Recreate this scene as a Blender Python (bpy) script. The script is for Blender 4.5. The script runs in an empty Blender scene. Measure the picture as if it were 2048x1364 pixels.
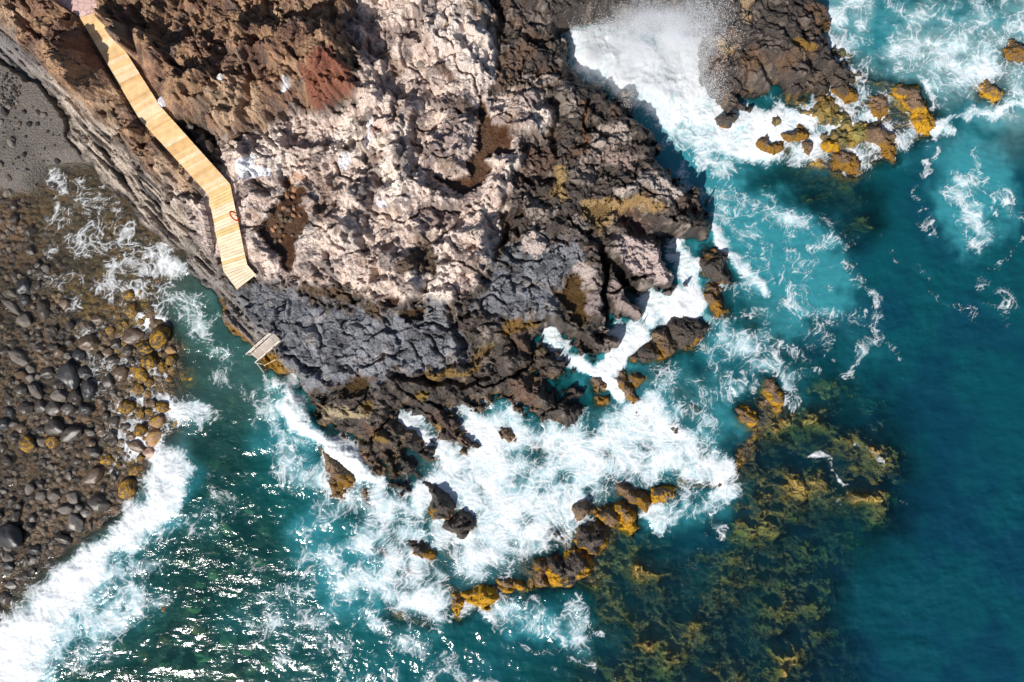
import bpy, math, random
import numpy as np
from mathutils import Vector, Matrix

# ------------------------------------------------------------------ camera, sky, sun
SC = bpy.context.scene
COL = SC.collection
S = 26.667            # plan scale of the survey: units on the traced plan per metre at sea level
CX, CY = 1024.0, 682.0
H = 62.0              # drone height
STEP = 1.7            # grid step of ground and sea on the plan (1.7 / S = 6.4 cm)

cam_d = bpy.data.cameras.new("Camera")
cam = bpy.data.objects.new("Camera", cam_d)
COL.objects.link(cam)
cam.location = (0, 0, H)
cam.rotation_euler = (0, 0, 0)
cam_d.sensor_width = 36.0
cam_d.lens = 36.0 * H / (2048.0 / S)
cam_d.clip_start = 0.5
cam_d.clip_end = 3000.0
SC.camera = cam

SUN_EL = math.radians(46.0)
SUN_AZ_XY = (-0.52, -0.854)          # towards the sun, plan view (bottom left)
world = bpy.data.worlds.new("World")
SC.world = world
world.use_nodes = True
wn = world.node_tree
bg = wn.nodes["Background"]
sky = wn.nodes.new("ShaderNodeTexSky")
sky.sky_type = 'NISHITA'
sky.sun_disc = False
sky.sun_elevation = SUN_EL
sky.sun_rotation = math.atan2(SUN_AZ_XY[0], SUN_AZ_XY[1])
wn.links.new(sky.outputs[0], bg.inputs[0])
bg.inputs[1].default_value = 0.085
sun_d = bpy.data.lights.new("Sun", 'SUN')
sun_d.energy = 5.0
sun_d.angle = math.radians(0.5)
sun_d.color = (1.0, 0.955, 0.89)
sun = bpy.data.objects.new("Sun", sun_d)
COL.objects.link(sun)
sd = Vector((SUN_AZ_XY[0] * math.cos(SUN_EL), SUN_AZ_XY[1] * math.cos(SUN_EL), math.sin(SUN_EL))).normalized()
sun.rotation_euler = sd.to_track_quat('Z', 'Y').to_euler()
sun.location = sd * 80
SC.view_settings.view_transform = 'Standard'
SC.view_settings.look = 'None'
SC.view_settings.gamma = 1.0
SC.view_settings.exposure = 0.2
SC.cycles.max_bounces = 12
SC.cycles.volume_bounces = 12
SC.cycles.volume_step_rate = 2.0
SC.cycles.volume_max_steps = 128
SC.cycles.transparent_max_bounces = 12
SC.cycles.caustics_reflective = False
SC.cycles.caustics_refractive = False

rng = np.random.default_rng(7)
random.seed(7)
f32 = np.float32

# ------------------------------------------------------------------ noise
_perm = np.random.default_rng(11).permutation(256).astype(np.int32)
_perm = np.concatenate([_perm, _perm])
_ga = np.random.default_rng(12).random(256) * 2 * np.pi
_gx, _gy = np.cos(_ga).astype(f32), np.sin(_ga).astype(f32)


def perlin(x, y, seed=0):
    x = np.asarray(x, f32) + seed * 17.31
    y = np.asarray(y, f32) + seed * 9.77
    ix = np.floor(x).astype(np.int32)
    iy = np.floor(y).astype(np.int32)
    fx = x - ix
    fy = y - iy
    ix &= 255
    iy &= 255
    ux = fx * fx * fx * (fx * (fx * 6 - 15) + 10)
    uy = fy * fy * fy * (fy * (fy * 6 - 15) + 10)
    a = _perm[ix] + iy
    b = _perm[(ix + 1) & 255] + iy

    def g(h, dx, dy):
        k = _perm[h & 511 if False else h]
        return _gx[k] * dx + _gy[k] * dy
    a1 = _perm[ix] + ((iy + 1) & 255)
    b1 = _perm[(ix + 1) & 255] + ((iy + 1) & 255)
    n00 = g(a, fx, fy)
    n10 = g(b, fx - 1, fy)
    n01 = g(a1, fx, fy - 1)
    n11 = g(b1, fx - 1, fy - 1)
    l0 = n00 + ux * (n10 - n00)
    l1 = n01 + ux * (n11 - n01)
    return (l0 + uy * (l1 - l0)) * f32(1.5)


def fbm(x, y, octv=4, seed=0, gain=0.5, lac=2.03):
    s = 0
    a = 1.0
    t = 0
    fr = 1.0
    for i in range(octv):
        s = s + a * perlin(x * fr, y * fr, seed + i * 3)
        t += a
        a *= gain
        fr *= lac
    return s / f32(t)


def ridged(x, y, octv=4, seed=0, gain=0.5):
    s = 0
    a = 1.0
    t = 0
    fr = 1.0
    for i in range(octv):
        n = 1 - np.abs(perlin(x * fr, y * fr, seed + i * 5)) * f32(1.6)
        s = s + a * n * n
        t += a
        a *= gain
        fr *= 2.07
    return s / f32(t)


def worley(x, y, seed=0, jit=0.9):
    x = np.asarray(x, f32)
    y = np.asarray(y, f32)
    ix = np.floor(x).astype(np.int32)
    iy = np.floor(y).astype(np.int32)
    f1 = np.full(x.shape, 9, f32)
    f2 = np.full(x.shape, 9, f32)
    cid = np.zeros(x.shape, f32)
    r = np.random.default_rng(100 + seed)
    jx = (r.random(512).astype(f32) - 0.5) * jit + 0.5
    jy = (r.random(512).astype(f32) - 0.5) * jit + 0.5
    vid = r.random(512).astype(f32)
    for dx in (-1, 0, 1):
        for dy in (-1, 0, 1):
            cx = ix + dx
            cy = iy + dy
            h = _perm[(_perm[cx & 255] + cy) & 255] + ((cx * 7 + cy * 13) & 1) * 256
            d = np.sqrt((cx + jx[h] - x) ** 2 + (cy + jy[h] - y) ** 2)
            nearer = d < f1
            f2 = np.where(nearer, f1, np.minimum(f2, d))
            cid = np.where(nearer, vid[h], cid)
            f1 = np.where(nearer, d, f1)
    return f1, f2, cid


def facets(x, y, seed=0, jit=0.95):
    """broken rock: each cell is a block with its own level and tilt; returns height, gap to the next block, id"""
    x = np.asarray(x, f32)
    y = np.asarray(y, f32)
    ix = np.floor(x).astype(np.int32)
    iy = np.floor(y).astype(np.int32)
    f1 = np.full(x.shape, 9, f32)
    f2 = np.full(x.shape, 9, f32)
    hh = np.zeros(x.shape, f32)
    cid = np.zeros(x.shape, f32)
    r = np.random.default_rng(300 + seed)
    jx = (r.random(512).astype(f32) - 0.5) * jit + 0.5
    jy = (r.random(512).astype(f32) - 0.5) * jit + 0.5
    vid = r.random(512).astype(f32)
    ta = r.random(512).astype(f32) * 6.283
    tx, ty = np.cos(ta), np.sin(ta)
    for dx in (-1, 0, 1):
        for dy in (-1, 0, 1):
            cx = ix + dx
            cy = iy + dy
            h = _perm[(_perm[cx & 255] + cy) & 255] + ((cx * 7 + cy * 13) & 1) * 256
            ex = x - cx - jx[h]
            ey = y - cy - jy[h]
            d = np.sqrt(ex * ex + ey * ey)
            nearer = d < f1
            f2 = np.where(nearer, f1, np.minimum(f2, d))
            hh = np.where(nearer, (vid[h] - 0.5) * 0.5 + (ex * tx[h] + ey * ty[h]) * 0.75, hh)
            cid = np.where(nearer, vid[h], cid)
            f1 = np.where(nearer, d, f1)
    return hh, f2 - f1, cid


def sstep(a, b, x):
    t = np.clip((x - a) / (b - a), 0, 1)
    return t * t * (3 - 2 * t)


def lerp(a, b, t):
    return a + (b - a) * t


# ------------------------------------------------------------------ traced plan
QS = 5.0
QX0, QY0, QX1, QY1 = -320.0, -320.0, 2368.0, 1684.0
qx = np.arange(QX0, QX1 + 0.1, QS, dtype=f32)
qy = np.arange(QY0, QY1 + 0.1, QS, dtype=f32)
QX, QY = np.meshgrid(qx, qy)


def sdf(poly, pad=None):
    """signed distance on the coarse plan, positive inside"""
    P = np.array(poly, f32)
    out = None
    if pad is not None:
        x0, x1 = P[:, 0].min() - pad, P[:, 0].max() + pad
        y0, y1 = P[:, 1].min() - pad, P[:, 1].max() + pad
        i0, i1 = np.searchsorted(qx, [x0, x1])
        j0, j1 = np.searchsorted(qy, [y0, y1])
        out = np.full(QX.shape, -pad, f32)
        sl = (slice(j0, j1), slice(i0, i1))
        X, Y = QX[sl], QY[sl]
    else:
        X, Y = QX, QY
    d2 = np.full(X.shape, 1e12, f32)
    ins = np.zeros(X.shape, bool)
    n = len(P)
    for i in range(n):
        ax, ay = P[i]
        bx, by = P[(i + 1) % n]
        ex, ey = bx - ax, by - ay
        L = ex * ex + ey * ey + 1e-9
        t = np.clip(((X - ax) * ex + (Y - ay) * ey) / L, 0, 1)
        d2 = np.minimum(d2, (X - ax - t * ex) ** 2 + (Y - ay - t * ey) ** 2)
        c = (ay > Y) != (by > Y)
        if ey != 0:
            ins ^= c & (X < ex * (Y - ay) / ey + ax)
    d = np.sqrt(d2)
    d = np.where(ins, d, -d)
    if pad is None:
        return d
    out[sl] = np.maximum(d, -pad)
    return out


def blur(a, r):
    n = max(1, int(round(r / QS)))
    for _ in range(2):
        for ax in (0, 1):
            c = np.cumsum(np.concatenate([np.repeat(np.take(a, [0], ax), n + 1, ax), a, np.repeat(np.take(a, [-1], ax), n, ax)], ax), ax, dtype=np.float64)
            k = 2 * n + 1
            a = ((np.take(c, range(k, c.shape[ax]), ax) - np.take(c, range(0, c.shape[ax] - k), ax)) / k).astype(f32)
    return a


def sample(A, px, py):
    u = np.clip((px - QX0) / QS, 0, A.shape[1] - 1.001)
    v = np.clip((py - QY0) / QS, 0, A.shape[0] - 1.001)
    i = u.astype(np.int32)
    j = v.astype(np.int32)
    fu = (u - i).astype(f32)
    fv = (v - j).astype(f32)
    a = A[j, i]
    b = A[j, i + 1]
    c = A[j + 1, i]
    d = A[j + 1, i + 1]
    return (a + (b - a) * fu) * (1 - fv) + (c + (d - c) * fu) * fv


def wpt(px, py, z=0.0):
    k = (H - z) / H / S
    return ((px - CX) * k, (CY - py) * k, z)


LAND = [(-900, -900), (2000, -900), (1640, -300), (1640, -20), (1656, 33), (1653, 67), (1663, 103), (1686, 117), (1702, 140), (1699, 160), (1670, 160),
        (1656, 150), (1642, 152), (1655, 185), (1645, 202), (1612, 176), (1596, 190), (1566, 170), (1540, 166), (1538, 190), (1482, 196), (1502, 232), (1453, 215),
        (1416, 185), (1397, 150), (1392, 110), (1402, 70), (1340, 52), (1260, 48), (1190, 40), (1128, 58), (1145, 112), (1150, 135), (1190, 165), (1232, 190), (1250, 182), (1263, 186), (1268, 215), (1290, 245),
        (1306, 270), (1318, 310), (1335, 335), (1366, 365), (1395, 400), (1415, 430), (1424, 462), (1412, 485), (1390, 480), (1350, 474),
        (1325, 486), (1332, 520), (1358, 550), (1362, 580), (1345, 592), (1312, 573), (1276, 590), (1292, 628), (1280, 640), (1262, 632), (1228, 636), (1210, 650),
        (1208, 668), (1232, 692), (1222, 708), (1192, 716), (1160, 700), (1128, 680), (1104, 655), (1082, 650), (1074, 672), (1076, 694), (1110, 702),
        (1142, 728), (1150, 742), (1120, 756), (1088, 752), (1080, 762), (1100, 778), (1166, 790), (1160, 800), (1118, 794), (1165, 812), (1152, 832), (1154, 844), (1132, 850), (1108, 842),
        (1080, 834), (1056, 824), (1030, 808), (1008, 796), (978, 806), (930, 812), (905, 820), (908, 845), (930, 880), (958, 900), (948, 908), (915, 890), (880, 872),
        (862, 842), (830, 824), (800, 826), (798, 846), (830, 872), (852, 888), (882, 905), (886, 930), (862, 912), (830, 892), (806, 890), (820, 915), (832, 965), (824, 962), (806, 922),
        (778, 905), (790, 940), (818, 984), (806, 984), (772, 935), (740, 902), (716, 884), (690, 868), (655, 848), (640, 828), (612, 798), (596, 775), (582, 752),
        (556, 752), (544, 752), (528, 738), (512, 718), (498, 702), (470, 670), (446, 627), (412, 572), (380, 540), (356, 502), (330, 480), (290, 455), (262, 410), (212, 368),
        (178, 335), (160, 300), (130, 256), (100, 190), (40, 142), (0, 126), (-300, -20), (-900, -500)]
Z_BROWN = [(-400, -400), (705, -400), (712, 0), (690, 70), (720, 120), (725, 200), (650, 215), (600, 215), (560, 205), (520, 250), (470, 280), (430, 262), (380, 238), (340, 250), (372, 330), (400, 380), (380, 390), (300, 330), (240, 270), (150, 210), (60, 110), (-400, -100)]
Z_STRIP = [(-400, -160), (0, 45), (60, 105), (150, 210), (240, 290), (330, 390), (400, 470), (440, 560), (500, 640), (550, 700), (550, 760), (500, 705), (440, 620), (380, 540), (330, 480), (262, 410), (212, 368), (160, 300), (130, 256), (90, 185), (0, 126), (-400, 0)]
Z_PINK = [(712, -400), (985, -400), (960, 0), (985, 60), (998, 110), (992, 160), (965, 190), (985, 205), (1010, 180), (1060, 170), (1105, 205), (1108, 245), (1070, 262), (1015, 262), (1035, 300), (1040, 330), (1010, 350), (1016, 420), (1000, 470), (985, 520), (955, 560), (920, 590), (880, 606), (830, 596), (770, 600), (720, 590), (640, 575), (580, 568), (500, 556), (420, 520), (380, 440), (330, 360), (330, 330), (400, 400), (440, 300), (520, 260), (600, 220), (700, 215), (730, 120), (690, 70)]
Z_RED = [(612, 150), (640, 122), (690, 130), (726, 180), (715, 205), (650, 208), (615, 190)]
Z_SLAB1 = [(455, 580), (520, 562), (580, 572), (640, 612), (700, 622), (760, 628), (830, 632), (868, 600), (905, 640), (925, 690), (928, 725), (870, 742), (800, 742), (760, 756), (720, 758), (690, 766), (640, 790), (600, 770), (575, 735), (545, 690), (500, 645)]
Z_SLAB2 = [(955, 590), (985, 530), (1040, 500), (1060, 470), (1150, 480), (1175, 540), (1140, 560), (1112, 595), (1108, 620), (1065, 632), (1030, 640), (990, 635), (950, 612)]
Z_TOP = [(1000, -400), (1700, -400), (1230, 0), (1220, 40), (1150, 62), (1070, 58), (1020, 20), (990, -20)]
Z_PROM = [(1390, -400), (1700, -400), (1720, 160), (1640, 220), (1500, 250), (1380, 150)]
Z_SOUTH = [(600, 780), (700, 765), (770, 750), (860, 745), (930, 735), (1000, 650), (1080, 640), (1200, 700), (1220, 900), (900, 1000), (640, 960)]
Z_BEACH = [(-400, -200), (60, 60), (200, 300), (300, 400), (376, 490), (330, 600), (370, 690), (350, 860), (260, 1040), (180, 1090), (0, 1240), (-400, 1500)]
Z_SAND = [(-400, -200), (40, 60), (140, 190), (190, 290), (196, 340), (130, 335), (60, 390), (20, 380), (-400, 420)]
Z_FILM = [(90, 325), (190, 318), (290, 400), (372, 475), (380, 515), (340, 560), (300, 545), (282, 610), (190, 660), (110, 600), (60, 480), (50, 400)]
Z_COB = [(-400, 380), (30, 370), (70, 470), (120, 610), (200, 660), (290, 640), (360, 690), (345, 860), (310, 900), (250, 1020), (180, 1080), (110, 1120), (40, 1200), (0, 1260), (-400, 1500)]
Z_LB = [(300, 500), (390, 500), (470, 620), (540, 720), (580, 800), (520, 900), (500, 980), (560, 1040), (640, 1150), (690, 1300), (600, 1684), (-320, 1684), (-100, 1300), (80, 1180), (260, 1050)]
Z_REEF = [(1415, 850), (1480, 815), (1560, 770), (1640, 790), (1740, 850), (1800, 900), (1830, 980), (1800, 1060), (1700, 1090), (1600, 1090), (1540, 1100), (1480, 1070), (1440, 1000), (1400, 940)]
Z_REEF2 = [(1170, 1170), (1260, 1080), (1400, 1120), (1500, 1080), (1590, 1110), (1640, 1150), (1650, 1250), (1690, 1320), (1700, 1684), (1120, 1684), (1150, 1280)]
Z_REEF3 = [(1480, 380), (1560, 330), (1700, 340), (1780, 380), (1790, 460), (1720, 520), (1640, 540), (1640, 470), (1560, 440)]
Z_REEF4 = [(1480, 560), (1560, 560), (1620, 640), (1570, 720), (1500, 730), (1470, 640)]
Z_SHELF = [(880, 820), (1150, 850), (1300, 720), (1420, 740), (1440, 860), (1460, 960), (1300, 1000), (1180, 1160), (900, 1230), (780, 1260), (760, 1100), (620, 960), (640, 850)]
Z_JREEF = [(1500, 240), (1560, 180), (1640, 170), (1650, 50), (1690, 60), (1720, 130), (1830, 160), (1890, 220), (1880, 280), (1790, 320), (1720, 360), (1620, 350), (1540, 320)]
Z_NE = [(1660, -320), (2368, -320), (2368, 260), (1950, 270), (1860, 160), (1720, 150), (1660, 60)]
Z_RWIDE = [(1440, 560), (1640, 580), (1760, 700), (1860, 830), (1890, 980), (1850, 1100), (1760, 1160), (1760, 1300), (1790, 1684), (1000, 1684), (1100, 1250), (1200, 1090), (1400, 950), (1430, 800)]
Z_DEEP = [(1700, 400), (1900, 300), (2368, 240), (2368, 1684), (1740, 1684), (1690, 1300), (1640, 1130), (1760, 1090), (1830, 980), (1760, 820), (1640, 700)]

POOLS = {
    'amber': ([(568, 349), (576, 352), (582, 370), (606, 370), (609, 382), (600, 395), (600, 412), (608, 416), (611, 432), (611, 446), (600, 460), (590, 475), (584, 490), (586, 520), (584, 534), (574, 541), (562, 533), (556, 515), (540, 497), (526, 480), (519, 462), (522, 445), (531, 430), (541, 414), (556, 400), (566, 380)], 3.55, (0.1, 0.036, 0.01)),
    'rust': ([(966, 193), (972, 225), (984, 247), (1010, 254), (1010, 277), (1030, 307), (1008, 308), (985, 305), (966, 320), (988, 333), (973, 357), (955, 378), (925, 388), (896, 373), (872, 354), (905, 358), (936, 353), (933, 323), (951, 298), (960, 247), (958, 215)], 3.45, (0.12, 0.05, 0.02)),
    'ochre': ([(1153, 547), (1163, 557), (1165, 575), (1175, 581), (1171, 606), (1175, 643), (1157, 651), (1145, 641), (1141, 622), (1128, 608), (1117, 592), (1134, 573), (1141, 557)], 1.6, (0.14, 0.08, 0.005)),
    'sandy': ([(1165, 415), (1180, 413), (1200, 405), (1222, 412), (1225, 424), (1216, 438), (1195, 447), (1172, 446), (1178, 430)], 2.2, (0.36, 0.27, 0.13)),
    'tan': ([(945, 712), (958, 695), (982, 686), (986, 698), (968, 714), (955, 728), (938, 734)], 1.2, (0.32, 0.23, 0.11)),
    'red': ([(1263, 436), (1285, 437), (1302, 452), (1296, 468), (1278, 458), (1268, 448)], 1.3, (0.2, 0.11, 0.09)),
    'mossy': ([(686, 777), (698, 762), (727, 760), (737, 775), (722, 788), (697, 797), (690, 800)], 1.4, (0.11, 0.065, 0.006)),
    'bronze': ([(800, 626), (845, 620), (842, 638), (818, 649), (806, 640)], 2.4, (0.09, 0.045, 0.012)),
    'umber': ([(768, 600), (796, 598), (796, 614), (778, 613)], 3.0, (0.09, 0.04, 0.014)),
}
ALG = [  # weed and mineral stains that are patches of colour on the rock: polygon, colour, softness
    ([(1005, 650), (1030, 636), (1080, 635), (1075, 650), (1040, 668), (1000, 672)], (0.17, 0.09, 0.012), 10),
    ([(840, 745), (900, 738), (930, 740), (950, 720), (965, 735), (935, 752), (880, 757), (845, 757)], (0.22, 0.13, 0.03), 8),
    ([(425, 590), (450, 620), (475, 655), (500, 690), (540, 735), (575, 745), (585, 762), (545, 762), (505, 712), (465, 668), (436, 622)], (0.27, 0.13, 0.014), 7),
    ([(525, 705), (548, 712), (580, 745), (545, 752), (518, 730)], (0.27, 0.14, 0.012), 8),
    ([(1100, 330), (1130, 325), (1140, 360), (1135, 395), (1105, 400), (1110, 365)], (0.3, 0.2, 0.08), 10),
    ([(1160, 400), (1230, 398), (1320, 402), (1330, 415), (1240, 425), (1210, 452), (1200, 470), (1185, 445), (1160, 440)], (0.32, 0.2, 0.075), 12),
    ([(640, 815), (690, 812), (745, 818), (740, 835), (690, 835), (650, 828)], (0.38, 0.3, 0.18), 9),
    ([(722, 800), (745, 800), (748, 822), (725, 828)], (0.15, 0.085, 0.01), 6),
    ([(745, 860), (775, 860), (780, 880), (755, 878)], (0.2, 0.12, 0.02), 7),
    ([(830, 785), (850, 785), (862, 798), (838, 800)], (0.22, 0.13, 0.015), 5),
    ([(1160, 210), (1172, 205), (1176, 260), (1178, 300), (1165, 300), (1162, 250)], (0.17, 0.08, 0.035), 6),
    ([(1425, 75), (1450, 82), (1468, 105), (1450, 118), (1432, 100)], (0.35, 0.22, 0.07), 7),
    ([(1585, 85), (1612, 82), (1632, 102), (1612, 110), (1590, 100)], (0.2, 0.11, 0.01), 6),
    ([(1480, 0), (1500, 0), (1500, 40), (1490, 65), (1480, 35)], (0.3, 0.2, 0.1), 6),
    ([(800, 540), (818, 498), (850, 480), (872, 492), (872, 520), (886, 548), (850, 552), (812, 548)], (0.075, 0.05, 0.03), 10),
    ([(600, 575), (640, 570), (720, 592), (690, 602), (640, 592)], (0.1, 0.06, 0.03), 8),
    ([(735, 598), (768, 606), (762, 636), (728, 628)], (0.09, 0.055, 0.03), 8),
    ([(730, 232), (752, 238), (758, 262), (742, 302), (728, 300), (730, 262)], (0.8, 0.78, 0.8), 4),
    ([(752, 245), (760, 252), (745, 300), (738, 300)], (0.72, 0.42, 0.36), 4),
    ([(484, 318), (504, 305), (512, 335), (548, 350), (545, 362), (515, 360), (485, 368), (470, 362)], (0.82, 0.84, 0.88), 5),
    ([(556, 184), (572, 166), (588, 156), (586, 166), (570, 182), (558, 190)], (0.85, 0.85, 0.86), 4),
    ([(868, 90), (900, 78), (985, 60), (996, 110), (985, 160), (960, 190), (930, 180), (900, 140), (878, 120)], (0.68, 0.58, 0.52), 14),
    ([(675, 320), (695, 308), (702, 325), (684, 336)], (0.75, 0.76, 0.8), 4),
    ([(760, 400), (782, 404), (778, 420), (758, 416)], (0.74, 0.75, 0.8), 4),
    ([(985, 160), (1000, 110), (1060, 60), (1100, 80), (1050, 130), (1030, 170), (1000, 185)], (0.12, 0.075, 0.05), 14),
    ([(880, 210), (940, 195), (958, 215), (958, 260), (935, 240), (890, 225)], (0.16, 0.11, 0.09), 9),
    ([(875, 130), (910, 150), (918, 172), (905, 168), (880, 145)], (0.18, 0.1, 0.07), 6),
    ([(1262, 285), (1180, 295), (1190, 250), (1240, 255)], (0.4, 0.33, 0.28), 10),
    ([(1180, 300), (1250, 300), (1290, 310), (1260, 340), (1200, 330)], (0.3, 0.22, 0.19), 10),
    ([(1230, 470), (1280, 480), (1330, 500), (1335, 530), (1355, 560), (1320, 568), (1270, 545), (1235, 510)], (0.5, 0.4, 0.37), 10),
    ([(1215, 560), (1270, 590), (1285, 625), (1265, 632), (1225, 610)], (0.3, 0.23, 0.21), 10),
    ([(1155, 520), (1180, 530), (1185, 560), (1165, 570), (1150, 540)], (0.42, 0.34, 0.31), 7),
    ([(1060, 450), (1095, 470), (1100, 500), (1070, 515), (1045, 500)], (0.48, 0.4, 0.36), 9),
    ([(1175, 580), (1205, 585), (1205, 620), (1175, 625)], (0.25, 0.2, 0.19), 8),
    ([(1290, 370), (1330, 350), (1370, 380), (1350, 400), (1300, 390)], (0.45, 0.38, 0.34), 12),
    ([(1225, 380), (1265, 370), (1280, 384), (1240, 392)], (0.45, 0.38, 0.33), 8),
]

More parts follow.
